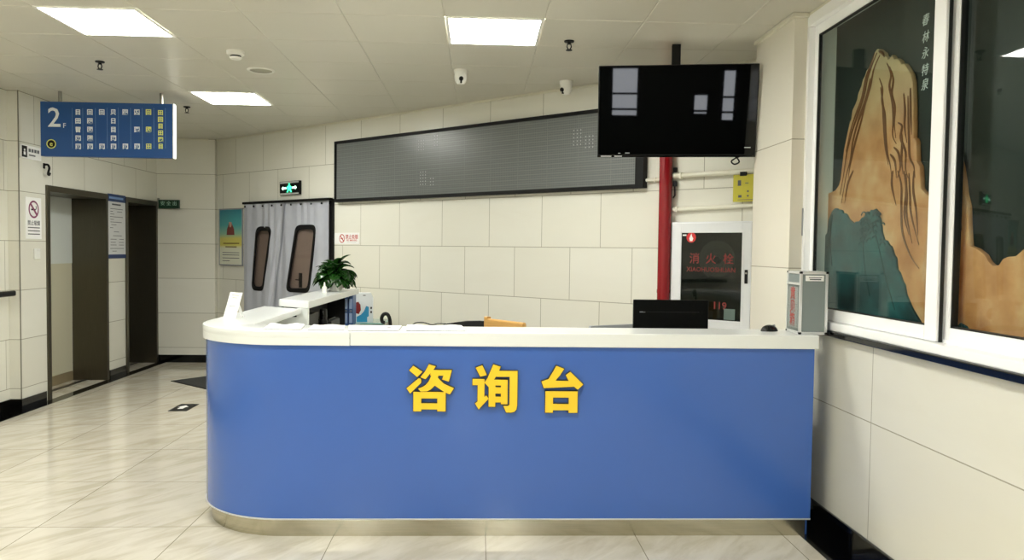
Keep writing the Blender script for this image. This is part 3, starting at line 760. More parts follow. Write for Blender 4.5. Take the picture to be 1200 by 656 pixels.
# suggestion box
sb = thing('suggestion_box', 'grey aluminium-edged suggestion box with red lettering at the counter end', 'box', (1.708, 3.985, CZ), (0, 0, R(-3)))
W_, D_, H_ = 0.150, 0.20, 0.335
MB().box((0.006, 0.006, 0.006), (W_-0.006, D_-0.006, H_-0.006)).build('body', M['box_grey'], sb)
al = MB(); e = 0.014
for x in (0, W_-e):
    for y in (0, D_-e): al.box((x, y, 0), (x+e, y+e, H_), 0.002)
for z in (0, H_-e):
    for y in (0, D_-e): al.box((e, y, z), (W_-e, y+e, z+e), 0.002)
    for x in (0, W_-e): al.box((x, e, z), (x+e, D_-e, z+e), 0.002)
al.build('edge_profile', M['alu'], sb)
for x in (-0.002, W_-0.014):
    for y in (-0.002, D_-0.014):
        for z in (-0.0, H_-0.012): MB().box((x, y, z), (x+0.016, y+0.016, z+0.013), 0.004).build('corner_cap', M['black'], sb)
MB().box((0.03, -0.0005, 0.285), (0.125, 0.007, 0.315)).build('label_plate', M['paper'], sb)
MB().box((0.05, -0.0015, 0.291), (0.11, 0.0, 0.297)).box((0.045, -0.0015, 0.302), (0.115, 0.0, 0.306)).build('label_print', M['ink'], sb)
# the left face: lidded top, clear window with red characters
MB().box((-0.006, 0.01, 0.262), (0.008, D_-0.01, 0.275), 0.003).build('lid_rail', M['alu'], sb)
MB().box((0.0, 0.03, 0.03), (0.0068, D_-0.03, 0.25)).build('window_card', M['ink_light'], sb)
wt = lettering('red_lettering', [('意', 0, 0.09, 0.075), ('见', 0, 0.02, 0.075), ('箱', 0, -0.05, 0.075)], M['ink_red'], sb, 0.0, 0.0006, 0.02)
wt.rotation_euler = (0, 0, -PI/2); wt.location = (-0.0014, 0.10, 0.12)
MB().box((-0.0022, 0.02, 0.02), (-0.0012, D_-0.02, 0.255)).build('clear_cover', M['acrylic'], sb)

# monitor (seen from behind) on the work surface
mo = thing('computer_monitor', 'black computer monitor seen from behind above the countertop', 'monitor', (1.152, 4.52, 0.76))
MB().box((-0.226, -0.015, 0.16), (0.226, 0.012, 0.47), 0.005).build('housing', M['monitor_black'], mo)
MB().box((-0.215, 0.012, 0.172), (0.215, 0.0135, 0.46)).build('screen', M['screen'], mo)
MB().box((-0.17, -0.0165, 0.395), (0.17, -0.0145, 0.400)).build('vent_slot', M['black_matte'], mo)
MB().box((-0.19, -0.0165, 0.394), (-0.155, -0.0145, 0.4), 0.001).build('badge', M['grey_plastic'], mo)
MB().box((-0.03, -0.035, 0.012), (0.03, -0.012, 0.30), 0.004).build('neck', M['black'], mo)
MB().box((-0.12, -0.10, 0.0), (0.12, 0.09, 0.012), 0.004).build('foot', M['black'], mo)

# gooseneck scanner with curled head
gs = thing('gooseneck_scanner', 'black curled gooseneck device standing behind the counter papers', 'scanner', (-0.565, 4.72, 0.76))
MB().lathe([(0, 0), (0.05, 0), (0.05, 0.012), (0.018, 0.02), (0, 0.02)], 24).build('base', M['black'], gs, True)
MB().tube(smooth_path([(0.02, 0, 0.015), (0.028, 0, 0.18), (0.026, 0, 0.30), (0.012, 0, 0.348), (-0.012, 0, 0.352), (-0.026, 0, 0.33), (-0.022, 0, 0.305), (-0.006, 0, 0.30)]), 0.0115, 12).build('neck', M['black'], gs, True)

# teal glass side table with carton and binders
tb = thing('side_table', 'small side table with teal glass top against the back wall', 'table', (-1.06, 7.58, 0))
MB().box((-0.15, -0.23, 0.785), (0.16, 0.24, 0.80), 0.003).build('glass_top', M['teal_glass'], tb)
fr_ = MB(); fr_.box((-0.14, -0.22, 0.755), (0.15, -0.20, 0.785)).box((-0.14, 0.21, 0.755), (0.15, 0.23, 0.785)).box((-0.14, -0.20, 0.755), (-0.12, 0.21, 0.785)).box((0.13, -0.20, 0.755), (0.15, 0.21, 0.785))
fr_.build('apron', M['steel_plain'], tb)
for x in (-0.13, 0.14):
    for y in (-0.21, 0.22):
        MB().tube([(x, y, 0), (x, y, 0.756)], 0.012, 10).build('leg', M['steel_plain'], tb, True)
cx_ = thing('carton', 'white and blue carton with red swirl print on the teal table', 'box', (-1.105, 7.47, 0.80), (0, 0, 0.12))
MB().prism([(-0.085, 0), (0.085, 0), (0.085, 0.235), (0.062, 0.285), (-0.06, 0.285), (-0.085, 0.275)], 'y', -0.05, 0.05, 0.003).build('body', M['box_white'], cx_)
MB().prism([(-0.07, 0.004), (0.03, 0.004), (0.03, 0.05), (0.045, 0.06), (0.045, 0.15), (0.02, 0.16), (0.0, 0.11), (-0.03, 0.075), (-0.07, 0.055)], 'y', -0.0512, -0.0498).build('blue_print', M['box_blue'], cx_)
MB().prism([(-0.08, 0.09), (-0.05, 0.08), (-0.03, 0.12), (-0.035, 0.17), (-0.055, 0.2), (-0.08, 0.19)], 'y', -0.0514, -0.0498).build('red_print', M['dark_red'], cx_)
MB().box((0.06, -0.0512, 0.09), (0.075, -0.0498, 0.11)).box((0.06, -0.0512, 0.13), (0.075, -0.0498, 0.15)).box((-0.01, -0.0512, 0.258), (0.015, -0.0498, 0.265)).build('black_print', M['black'], cx_)
def binder(x, y, lab):
    t = thing('ring_binder', lab, 'binder', (x, y, 0.80), (0, 0, 0.05))
    MB().box((-0.02, -0.13, 0), (0.02, 0.13, 0.278), 0.004).build('cover', M['binder'], t)
    MB().box((-0.013, -0.1318, 0.16), (0.013, -0.1295, 0.25)).box((-0.013, -0.1318, 0.03), (0.013, -0.1295, 0.12)).build('spine_label', M['binder_label'], t)
    MB().lathe([(0.006, -0.002), (0.010, -0.002), (0.010, 0.002), (0.006, 0.002)], 16, (0, -0.1305, 0.14), 'y').build('finger_ring', M['steel_plain'], t)
    return t
binder(-1.215, 7.17, 'blue ring binder standing under the raised shelf, left of its twin')
binder(-1.170, 7.17, 'blue ring binder standing next to the white and blue carton')

# dark gear inside the open shelf
pc = thing('computer_tower', 'black computer tower inside the open shelf of the counter', 'computer', (-1.325, 5.78, 0.62), (0, 0, 0))
MB().box((-0.075, -0.12, 0), (0.085, 0.22, 0.40), 0.005).build('case', M['black'], pc)
MB().box((-0.06, -0.1225, 0.28), (0.07, -0.1195, 0.32)).box((-0.06, -0.1225, 0.34), (0.07, -0.1195, 0.37)).build('drive_bay', M['grey_plastic'], pc)
MB().lathe([(0, -0.003), (0.012, -0.003), (0.012, 0.003), (0, 0.003)], 16, (0.0, -0.121, 0.2), 'y').build('power_button', M['steel_plain'], pc)
fl = thing('thermos_flask', 'black flask standing in the open shelf of the counter', 'flask', (-1.228, 6.12, 0.62))
MB().lathe([(0, 0), (0.034, 0), (0.036, 0.01), (0.036, 0.30), (0.028, 0.33), (0.0, 0.33)], 22).build('body', M['black'], fl, True)
MB().lathe([(0, 0.33), (0.029, 0.33), (0.029, 0.40), (0.024, 0.41), (0, 0.41)], 22).build('cap', M['black_gloss'], fl, True)
prn = thing('printer', 'black printer inside the open shelf behind the flask', 'printer', (-1.285, 6.42, 0.62))
MB().box((-0.09, -0.19, 0), (0.10, 0.19, 0.30), 0.012).build('body', M['black'], prn)
MB().box((-0.08, -0.1925, 0.05), (0.09, -0.1895, 0.12), 0.001).build('paper_tray', M['black_matte'], prn)
MB().box((-0.06, -0.14, 0.30), (0.07, 0.14, 0.312), 0.004).build('lid', M['black_gloss'], prn)

# potted plant
pl = thing('potted_plant', 'bushy dark green potted plant on the raised counter shelf', 'plant', (-1.245, 6.72, 1.14))
MB().lathe([(0, 0), (0.05, 0), (0.065, 0.06), (0.068, 0.072), (0.062, 0.072), (0.058, 0.062), (0, 0.062)], 24).build('pot', M['white'], pl, True)
MB().lathe([(0, 0.064), (0.058, 0.064), (0.058, 0.062), (0, 0.062)], 20).build('soil', M['soil'], pl)
lf, stm = MB(), MB()
def leaf(mb, base, dirv, L, Wd, droop, roll):
    d = Vector(dirv).normalized(); side = d.cross(Vector((0, 0, 1)))
    if side.length < 1e-3: side = Vector((1, 0, 0))
    side.normalize(); side = (Matrix.Rotation(roll, 3, d) @ side); n = 7
    pos = Vector(base); rows = []; dd = d.copy()
    for i in range(n+1):
        t = i/n
        w = Wd*math.sin(PI*min(1, (t*0.93+0.05)))**0.8*(1-0.25*t)
        if i == n: w = 0.001
        up = side.cross(dd).normalized()
        rows.append([Vector((p.x, p.y, max(p.z, 0.008+0.002*i))) for p in (pos-side*w+up*w*0.35, pos, pos+side*w+up*w*0.35)])
        dd = (dd+Vector((0, 0, -droop/n))).normalized(); pos = pos+dd*(L/n)
    vs = [[mb.bm.verts.new(p) for p in r] for r in rows]
    for i in range(n):
        for k in (0, 1): mb.bm.faces.new((vs[i][k], vs[i][k+1], vs[i+1][k+1], vs[i+1][k]))
rg = random.Random(5)
for i in range(120):
    az = i*2.399+rg.uniform(-.3, .3); el = rg.uniform(-0.35, 0.85) if i > 26 else rg.uniform(0.6, 1.3)
    r0 = rg.uniform(0.03, 0.10)
    base = Vector((0.6*r0*math.cos(az)*math.cos(el), 0.6*r0*math.sin(az)*math.cos(el), 0.075+r0*0.9*(0.35+math.sin(max(0, el)))+rg.uniform(0, 0.04)))
    d = Vector((math.cos(az)*math.cos(el), math.sin(az)*math.cos(el), math.sin(el)))
    leaf(lf, base, d, rg.uniform(0.115, 0.165)*(1.0 if el < 0.6 else 0.85), rg.uniform(0.034, 0.050), rg.uniform(1.0, 2.0), rg.uniform(-.5, .5))
    if i % 2 == 0:
        stm.tube([(base.x*0.2, base.y*0.2, 0.063), (base.x*0.6, base.y*0.6, base.z*0.6+0.03), tuple(base)], 0.0025, 5)
lo_ = lf.build('foliage', M['leaf'], pl, True, 80)
md = lo_.modifiers.new('thick', 'SOLIDIFY'); md.thickness = 0.0012
stm.build('stems', M['stem'], pl, True)
pl.scale = (1.12, 1.12, 1.08)
bt = thing('white_bottle', 'small white pointed bottle in front of the potted plant', 'bottle', (-1.285, 6.45, 1.14))
MB().lathe([(0, 0), (0.018, 0), (0.02, 0.006), (0.02, 0.045), (0.008, 0.058), (0, 0.058)], 18).build('body', M['white'], bt, True)
MB().lathe([(0, 0.058), (0.009, 0.058), (0.005, 0.085), (0, 0.09)], 14).build('nozzle', M['white'], bt, True)

# chairs behind the counter ------------------------------------------------
oc = thing('office_chair', 'black mesh office chair behind the counter with its curved back showing', 'chair', (-0.11, 5.87, 0), (0, 0, PI+0.1))
seat = MB().box((-0.24, -0.24, 0.44), (0.24, 0.24, 0.51), 0.025, 3).build('seat', M['black_matte'], oc, True)
arch = [(x, z-0.058) for x, z in [(-0.235, 0.61), (0.235, 0.61), (0.245, 0.80), (0.235, 0.98), (0.20, 1.014), (0.14, 1.032), (0.0, 1.05), (-0.10, 1.052), (-0.17, 1.045), (-0.215, 1.025), (-0.24, 0.98), (-0.245, 0.80)]]
MB().prism(arch, 'y', -0.02, 0.02, 0.01).build('backrest', M['black_matte'], oc, True).location = (0, 0.27, 0)
MB().box((-0.03, 0.22, 0.40), (0.03, 0.32, 0.43)).box((-0.03, 0.295, 0.40), (0.03, 0.315, 0.75)).build('back_bracket', M['black'], oc)
MB().lathe([(0, 0.08), (0.03, 0.08), (0.03, 0.28), (0.02, 0.28), (0.02, 0.44), (0, 0.44)], 16).build('gas_lift', M['black'], oc, True)
sbm = MB()
for k in range(5):
    a = 2*PI*k/5; c, s = math.cos(a), math.sin(a)
    sbm.tube([(0, 0, 0.1), (0.29*c, 0.29*s, 0.075)], [0.025, 0.016], 8)
sbm.build('star_base', M['black'], oc, True)
for k in range(5):
    a = 2*PI*k/5; c, s = math.cos(a), math.sin(a)
    MB().lathe([(0, -0.02), (0.03, -0.02), (0.03, 0.02), (0, 0.02)], 14, (0.29*c, 0.29*s, 0.03), 'y').build('caster', M['black'], oc, True)

def wood_chair(name, label, m, p0, p1, ztop, seatm, knob=True):
    v = Vector((p1[0]-p0[0], p1[1]-p0[1])); w = v.length; ang = math.atan2(v.y, v.x)
    t = thing(name, label, 'chair', (p0[0], p0[1], 0), (0, 0, ang))
    # back plane along local x, seat towards +y (staff side faces the counter)
    for x in (0.0, w-0.035):
        MB().prism([(x, 0), (x+0.035, 0), (x+0.035, ztop+(0.012 if knob and x == 0 else -0.01)), (x, ztop+(0.012 if knob and x == 0 else -0.01))], 'y', 0, 0.035, 0.004).build('leg', m, t)
        MB().box((x, 0.42, 0), (x+0.035, 0.455, 0.43), 0.004).build('leg', m, t)
    MB().box((-0.002, 0.002, ztop-0.085), (w+0.002, 0.033, ztop), 0.008).build('top_rail', m, t)
    sl = MB()
    for k in range(4):
        x = 0.07+k*(w-0.18)/3; sl.box((x, 0.01, 0.47), (x+0.04, 0.025, ztop-0.08), 0.003)
    sl.build('back_slats', m, t)
    MB().box((-0.005, 0.035, 0.43), (w+0.005, 0.465, 0.46), 0.008).build('seat', seatm, t)
    return t
wood_chair('wooden_chair', 'pale wooden chair whose top rail shows right of the black chair', M['wood'], (0.04, 5.16), (0.285, 4.86), 1.052, M['wood'])
gc = thing('grey_chair', 'grey plastic chair whose back shows left of the monitor', 'chair', (0.92, 5.02, 0), (0, 0, 0.45))
MB().prism([(-0.22, 0.60), (0.22, 0.60), (0.235, 0.80), (0.235, 1.005), (0.21, 1.03), (-0.21, 1.03), (-0.235, 1.005), (-0.235, 0.80)], 'y', -0.012, 0.012, 0.006).build('backrest', M['grey_plastic'], gc, True)
MB().box((-0.22, -0.42, 0.43), (0.22, 0.0, 0.46), 0.015, 3).build('seat', M['grey_plastic'], gc, True)
for x in (-0.2, 0.2):
    MB().tube([(x, 0.02, 0), (x, 0.02, 0.75)], 0.011, 10).build('leg', M['steel_plain'], gc, True)
    MB().tube([(x, -0.38, 0), (x, -0.38, 0.43)], 0.011, 10).build('leg', M['steel_plain'], gc, True)

# ------------------------------------------------------------------ back wall things
led = thing('led_display_board', 'long grey LED display board in a black frame on the back wall', 'display board', back(2.595, 2.018), BR)
MB().box((0.02, -0.05, 0.02), (3.80, -0.002, 0.64)).build('cabinet', M['black_matte'], led)
MB().frame(0, 0, 3.825, 0.66, 0.03, -0.068, -0.002, 0.003, ws=(0.03, 0.075, 0.03, 0.03)).build('frame', M['black_matte'], led)
MB().box((0.03, -0.055, 0.03), (3.75, -0.05, 0.63)).build('display_face', M['led'], led)
px = MB()
for (sx, sz, nx, nz) in ((1.30, 0.47, 3, 4), (1.52, 0.50, 2, 4), (1.33, 0.13, 3, 5), (1.47, 0.12, 2, 3), (3.15, 0.38, 3, 5), (3.27, 0.35, 3, 4)):
    for i in range(nx):
        for j in range(nz): px.box((sx+i*0.035, -0.0565, sz+j*0.03), (sx+i*0.035+0.008, -0.055, sz+j*0.03+0.01))
px.build('worn_pixels', M['ink_light'], led)

tv = thing('television', 'black flat television hung from the ceiling beside the pillar', 'television', (1.288, 5.0, 2.438), (0.15, 0, -0.16))
MB().box((-0.513, -0.012, -0.295), (0.513, 0.03, 0.295), 0.006).build('housing', M['black'], tv)
MB().box((-0.506, -0.0145, -0.278), (0.506, -0.012, 0.288)).build('screen', M['screen'], tv)
MB().box((-0.513, -0.016, -0.297), (0.513, -0.010, -0.284), 0.002).build('lower_bezel', M['black_gloss'], tv)
MB().box((-0.49, -0.0165, -0.292), (-0.42, -0.0158, -0.287)).box((-0.40, -0.0165, -0.292), (-0.35, -0.0158, -0.287)).build('silver_marking', M['alu'], tv)
MB().box((-0.375, -0.0152, -0.272), (-0.36, -0.0144, -0.268)).box((-0.33, -0.0152, -0.272), (-0.30, -0.0144, -0.266)).box((0.44, -0.0152, -0.238), (0.48, -0.0144, -0.232)).build('printed_mark', M['ink_light'], tv)
MB().box((-0.18, 0.03, -0.12), (0.18, 0.06, 0.14), 0.004).build('rear_bracket', M['black_matte'], tv)
pole = MB().box((-0.028, 0.10, -0.1), (0.028, 0.15, 0.466)).box((-0.028, 0.03, -0.1), (0.028, 0.11, 0.05)).build('ceiling_pole', M['black_matte'], tv); pole.rotation_euler = (-0.15, 0, 0)
cb_ = MB().tube(smooth_path([(0.36, 0.02, -0.28), (0.40, 0.03, -0.30), (0.42, 0.03, -0.33), (0.39, 0.03, -0.345), (0.37, 0.03, -0.325), (0.41, 0.03, -0.298), (0.46, 0.03, -0.285)]), 0.005, 8)
cb_.build('cable_loop', M['black'], tv, True)

def pipe(name, label, pts, r, m, cat='pipe'):
    return MB().tube(pts, r, 20).build(name, m, None, True)
rp = thing('fire_pipe', 'red vertical fire water pipe running up behind the television', 'pipe', back(6.612, 0, -0.062), BR)
MB().tube([(0, 0, 0), (0, 0, 2.9)], 0.049, 24).build('pipe', M['red_paint'], rp, True)
MB().tube([(0, 0, 1.20), (0, 0, 1.225)], 0.0515, 24).tube([(0, 0, 2.27), (0, 0, 2.33)], 0.056, 24).build('coupling', M['red_paint'], rp, True)
MB().tube([(0, 0, 0.5), (0, 0, 0.53)], 0.051, 24).box((-0.02, 0.04, 0.5), (0.02, 0.06, 0.53)).tube([(0, 0, 2.62), (0, 0, 2.65)], 0.051, 24).build('wall_clamp', M['steel_plain'], rp, True)
MB().box((0.046, 0.02, 2.02), (0.075, 0.05, 2.06), 0.004).box((0.046, 0.03, 2.13), (0.07, 0.06, 2.165), 0.004).tube([(0.06, 0.035, 2.02), (0.065, 0.03, 1.95), (0.055, 0.02, 1.93)], 0.006, 8).build('side_fitting', M['black'], rp)
def conduit(label, s0, z0, s1, z1, r, clips):
    t = thing('conduit', label, 'pipe', back(s0, 0, 0), BR)
    MB().tube([(0, -r-0.012, z0), (s1-s0, -r-0.012, z1)], r, 16).build('tube', M['offwhite'], t, True)
    c = MB()
    for k in clips:
        z = z0+(z1-z0)*k/(s1-s0); c.box((k-0.008, -r*2-0.016, z-r-0.004), (k+0.008, -0.0, z+r+0.004), 0.002)
    c.build('clip', M['offwhite'], t)
conduit('short white conduit between the display board and the red pipe', 6.425, 2.078, 6.56, 2.078, 0.014, (0.08,))
conduit('upper white conduit right of the red pipe above the yellow notice', 6.668, 2.098, 7.36, 2.106, 0.02, (0.06, 0.75))
conduit('lower white conduit right of the red pipe above the hydrant cabinet', 6.668, 1.842, 7.36, 1.858, 0.017, (0.03, 0.7))

yn = thing('yellow_notice', 'yellow instruction sheet hanging from the upper white conduit', 'notice', back(7.15, 1.885, -0.05), BR)
MB().box((0, -0.002, 0), (0.17, 0.002, 0.195)).build('sheet', M['yellow_paper'], yn)
MB().box((0.05, -0.008, 0.185), (0.10, 0.008, 0.215), 0.003).build('clip', M['black'], yn)
ps = MB()
ps.box((0.035, -0.003, 0.115), (0.06, -0.0018, 0.155)).box((0.04, -0.003, 0.03), (0.065, -0.0018, 0.048)).box((0.09, -0.003, 0.13), (0.115, -0.0018, 0.136)).box((0.105, -0.003, 0.068), (0.118, -0.0018, 0.08)).box((0.105, -0.003, 0.035), (0.118, -0.0018, 0.047)).box((0.035, -0.003, 0.012), (0.15, -0.0018, 0.016))
ps.build('print', M['ink'], yn)

# hydrant cabinet
hc = thing('hydrant_cabinet', 'white fire hydrant cabinet with dark glass door and red characters', 'cabinet', back(6.672, 0.945, 0), BR)
hcw, hch = 0.645, 0.80
hc.scale = (1, 0.55, 1)
cbx = MB()
cbx.box((0, -0.10, 0), (hcw, -0.003, 0.02)).box((0, -0.10, hch-0.02), (hcw, -0.003, hch)).box((0, -0.10, 0.02), (0.02, -0.003, hch-0.02)).box((hcw-0.02, -0.10, 0.02), (hcw, -0.003, hch-0.02)).box((0.02, -0.012, 0.02), (hcw-0.02, -0.003, hch-0.02))
cbx.build('body', M['cab_white'], hc)
MB().box((0.021, -0.016, 0.021), (hcw-0.021, -0.0125, hch-0.021)).box((0.021, -0.098, 0.33), (hcw-0.021, -0.016, 0.345)).build('interior_lining', M['reflection_grey'], hc)
dr = MB().frame(0.012, 0.008, hcw-0.012, hch-0.008, 0.075, -0.125, -0.101, 0.005, ws=(0.075, 0.07, 0.065, 0.075)).build('door', M['cab_white'], hc)
MB().frame(0.072, 0.058, hcw-0.067, hch-0.068, 0.015, -0.131, -0.125, 0.002).build('door_bead', M['cab_white'], dr)
MB().box((0.087, -0.118, 0.073), (hcw-0.082, -0.114, hch-0.083)).build('glass', glass_mat('dark_tinted_glass', '#a0a7a3', 1.5, 0.03), dr)
MB().box((hcw-0.058, -0.135, 0.35), (hcw-0.034, -0.125, 0.45), 0.003).build('lock', M['black'], dr)
MB().lathe([(0, -0.006), (0.007, -0.006), (0.007, 0), (0, 0)], 12, (hcw-0.046, -0.135, 0.425), 'y').build('lock_button', M['steel_plain'], dr)
lettering('red_lettering', [('消', 0.195, 0.52, 0.084), ('火', 0.325, 0.52, 0.084), ('栓', 0.46, 0.52, 0.084), ('XIAOHUOSHUAN', 0.325, 0.442, 0.048)], M['red_faded'], dr, -0.1195, 0.0005, 0.008)
lettering('red_lettering', [('火警', 0.25, 0.178, 0.066), ('119', 0.40, 0.178, 0.075)], M['red_faded'], dr, -0.1195, 0.0005, 0.02)
MB().lathe([(0, -0.003), (0.038, -0.003), (0.038, 0), (0, 0)], 28, (0.165, -0.1195, 0.682), 'y').build('round_sticker', M['red'], dr)
MB().prism([(0.155, 0.655), (0.175, 0.655), (0.182, 0.675), (0.172, 0.69), (0.168, 0.712), (0.158, 0.695), (0.15, 0.675)], 'y', -0.1245, -0.1222).build('flame_mark', M['paper'], dr)
MB().box((0.095, -0.1215, 0.694), (0.125, -0.1195, 0.705)).build('small_label', M['paper'], dr)
MB().box((0.435, -0.1215, 0.08), (0.52, -0.1195, 0.16)).build('faint_sticker', mat('grey_green_sticker', '#5f716a', 0.5), dr)
ho = thing('fire_hose', 'coiled white fire hose inside the hydrant cabinet', 'hose', back(6.672+0.36, 0.945, 0), BR)
ho.scale = (1, 0.55, 1)
coil = MB()
coil.tube([((0.03+0.0009*k)*math.cos(k*0.3), -0.055, 0.52+(0.03+0.0009*k)*math.sin(k*0.3)) for k in range(120)], 0.014, 8)
coil.build('coil', M['hose'], ho, True)

# curtained door: rail, two overlapping sheets with rounded windows
cu = thing('door_curtain', 'grey plastic door curtain with two black-rimmed windows on the back wall', 'curtain', BACK[0], BR)
MB().box((0.82, -0.085, 2.04), (2.535, -0.03, 2.068), 0.004).build('rail', M['black'], cu)
def fold(x, z):
    k = (2.03-z)/2.03
    return -0.060 - 0.006*math.sin(x*15+1.2*k+0.8*math.sin(x*4))*(0.5+0.8*k) - 0.005*math.sin(x*41+0.6+1.5*math.sin(x*9)) * (1-0.4*k)
def inside(poly, x, z):
    c = False; n = len(poly)
    for i in range(n):
        (x0, z0), (x1, z1) = poly[i], poly[i-1]
        if (z0 > z) != (z1 > z) and x < (x1-x0)*(z-z0)/(z1-z0)+x0: c = not c
    return c
def round_quad(q, r, n=6):
    out = []
    for i in range(4):
        p0, p1, p2 = Vector(q[i-1]), Vector(q[i]), Vector(q[(i+1) % 4])
        a_ = p1+(p0-p1).normalized()*r; b_ = p1+(p2-p1).normalized()*r
        for k in range(n+1):
            t = k/n; out.append(tuple((1-t)**2*a_+2*t*(1-t)*p1+t*t*b_))
    return out
WQ = [[(x+0.085, z) for x, z in q] for q in ([(1.03, 1.755), (1.345, 1.75), (1.165, 0.99), (0.92, 0.995)], [(1.80, 1.765), (2.17, 1.765), (2.06, 1.01), (1.62, 1.0)])]
WP = [round_quad(q, 0.09) for q in WQ]
def sheet(x0f, x1f, z0, z1, off, hole, folds):
    b = MB(); nx, nz = 150, 110; vs = {}
    for j in range(nz+1):
        z = z0+(z1-z0)*j/nz
        for i in range(nx+1):
            x = x0f(z)+(x1f(z)-x0f(z))*i/nx
            vs[i, j] = b.bm.verts.new((x, folds(x, z)+off, z))
    for j in range(nz):
        for i in range(nx):
            c = [vs[i, j], vs[i+1, j], vs[i+1, j+1], vs[i, j+1]]
            if all(inside(hole, v.co.x, v.co.z) for v in c): continue
            b.bm.faces.new(c)
    return b
MIDX = lambda z: 1.645-0.19*(1.95-z) if z < 1.95 else 1.645
fl_ = lambda x, z: fold(x, z) - 0.02*math.exp(-((x-(MIDX(z)-0.06))/0.05)**2)*(2.0-z)*0.9*math.sin((x-MIDX(z))*70)
sA = sheet(lambda z: 0.83, lambda z: MIDX(z)+0.03, 0.03, 2.042, -0.006, WP[0], fl_).build('curtain_sheet', M['curtain'], cu, True, 180)
sB = sheet(lambda z: MIDX(z)-0.05, lambda z: 2.485, 0.03, 2.042, 0.012, WP[1], fold).build('curtain_sheet', M['curtain'], cu, True, 180)
def rim(poly, off, name, folds, par):
    b = MB(); n = len(poly); c = Vector((sum(p[0] for p in poly)/n, sum(p[1] for p in poly)/n))
    rows = []
    for p in poly:
        d = (Vector(p)-c).normalized(); o_ = Vector(p)+d*0.012; i_ = Vector(p)-d*0.042
        y = folds(p[0], p[1])+off
        rows.append([b.bm.verts.new((o_.x, y-0.008, o_.y)), b.bm.verts.new((i_.x, y-0.010, i_.y)), b.bm.verts.new((i_.x, y+0.008, i_.y)), b.bm.verts.new((o_.x, y+0.008, o_.y))])
    for k in range(n):
        A, B = rows[k], rows[(k+1) % n]
        for m_ in range(4): b.bm.faces.new((A[m_], B[m_], B[(m_+1) % 4], A[(m_+1) % 4]))
    bmesh.ops.recalc_face_normals(b.bm, faces=b.bm.faces[:])
    return b.build(name, M['black_matte'], par, True)
for P, sh, off, fo in ((WP[0], sA, -0.006, fl_), (WP[1], sB, 0.012, fold)):
    rim(P, off, 'window_rim', fo, sh)
    n = len(P); b = MB(); cx = sum(p[0] for p in P)/n; cz = sum(p[1] for p in P)/n
    b.bm.faces.new([b.bm.verts.new((p[0], fo(cx, cz)+off, p[1])) for p in P])
    b.build('window_pane', M['curtain_pane'], sh)
for k in range(9):
    MB().lathe([(0, -0.006), (0.012, -0.006), (0.012, 0.004), (0, 0.004)], 12, (0.88+k*0.19, -0.082, 2.01), 'y').build('eyelet', M['black'], cu)

ex = thing('exit_sign', 'lit green running-man exit sign in a black frame above the curtained door', 'sign', back(1.54, 2.13, 0), BR)
MB().box((0, -0.035, 0), (0.385, -0.003, 0.16), 0.003).build('housing', M['black'], ex)
MB().box((0.012, -0.038, 0.135), (0.37, -0.034, 0.155)).box((0.012, -0.038, 0.004), (0.37, -0.034, 0.022)).build('silver_strip', M['alu'], ex)
mn = MB()
mn.lathe([(0, -0.002), (0.014, -0.002), (0.014, 0), (0, 0)], 16, (0.19, -0.036, 0.122), 'y')
for p in ([(0.165, 0.108), (0.215, 0.108), (0.222, 0.06), (0.165, 0.06)], [(0.165, 0.065), (0.19, 0.065), (0.165, 0.03), (0.14, 0.03)], [(0.195, 0.065), (0.222, 0.065), (0.24, 0.03), (0.215, 0.03)], [(0.17, 0.105), (0.145, 0.095), (0.135, 0.07), (0.15, 0.065), (0.165, 0.09)], [(0.21, 0.105), (0.235, 0.095), (0.245, 0.075), (0.232, 0.07), (0.215, 0.085)]):
    mn.prism(p, 'y', -0.038, -0.0345)
mn.build('running_man', M['green_glow'], ex)
ar = MB()
ar.prism([(0.04, 0.078), (0.07, 0.1), (0.07, 0.088), (0.13, 0.088), (0.13, 0.068), (0.07, 0.068), (0.07, 0.056)], 'y', -0.038, -0.0345)
ar.prism([(0.335, 0.082), (0.305, 0.104), (0.305, 0.092), (0.25, 0.092), (0.25, 0.072), (0.305, 0.072), (0.305, 0.06)], 'y', -0.038, -0.0345)
ar.build('arrow', M['pale_glow'], ex)

po = thing('poster', 'framed teal and yellow poster of a figure on the back wall near the corner', 'poster', back(0.185, 1.28, 0), BR)
MB().box((0, -0.015, 0), (0.53, -0.003, 0.715)).build('print', M['poster'], po)
MB().frame(-0.008, -0.008, 0.538, 0.723, 0.016, -0.022, -0.003, 0.003).build('frame', M['grey_plastic'], po)
MB().prism([(0.17, 0.385), (0.35, 0.385), (0.34, 0.46), (0.30, 0.52), (0.275, 0.55), (0.235, 0.55), (0.21, 0.51), (0.18, 0.46)], 'y', -0.0165, -0.0149).build('printed_figure', mat('maroon_print', '#7c3b34', 0.5), po)
MB().prism([(0.225, 0.55), (0.285, 0.55), (0.29, 0.51), (0.265, 0.48), (0.24, 0.49)], 'y', -0.0175, -0.0164).build('printed_face', mat('print_skin', '#c79a86', 0.5), po)
t_ = MB()
t_.box((0.09, -0.0165, 0.27), (0.46, -0.0149, 0.285)).box((0.14, -0.0165, 0.225), (0.40, -0.0149, 0.24))
t_.build('printed_band', mat('brown_print', '#77652b', 0.5), po)
t_ = MB()
for z, a_, b_ in ((0.155, 0.07, 0.46), (0.125, 0.07, 0.46), (0.085, 0.07, 0.46), (0.05, 0.07, 0.24)): t_.box((a_, -0.0165, z), (b_, -0.0149, z+0.008))
t_.build('printed_text', M['ink'], po)

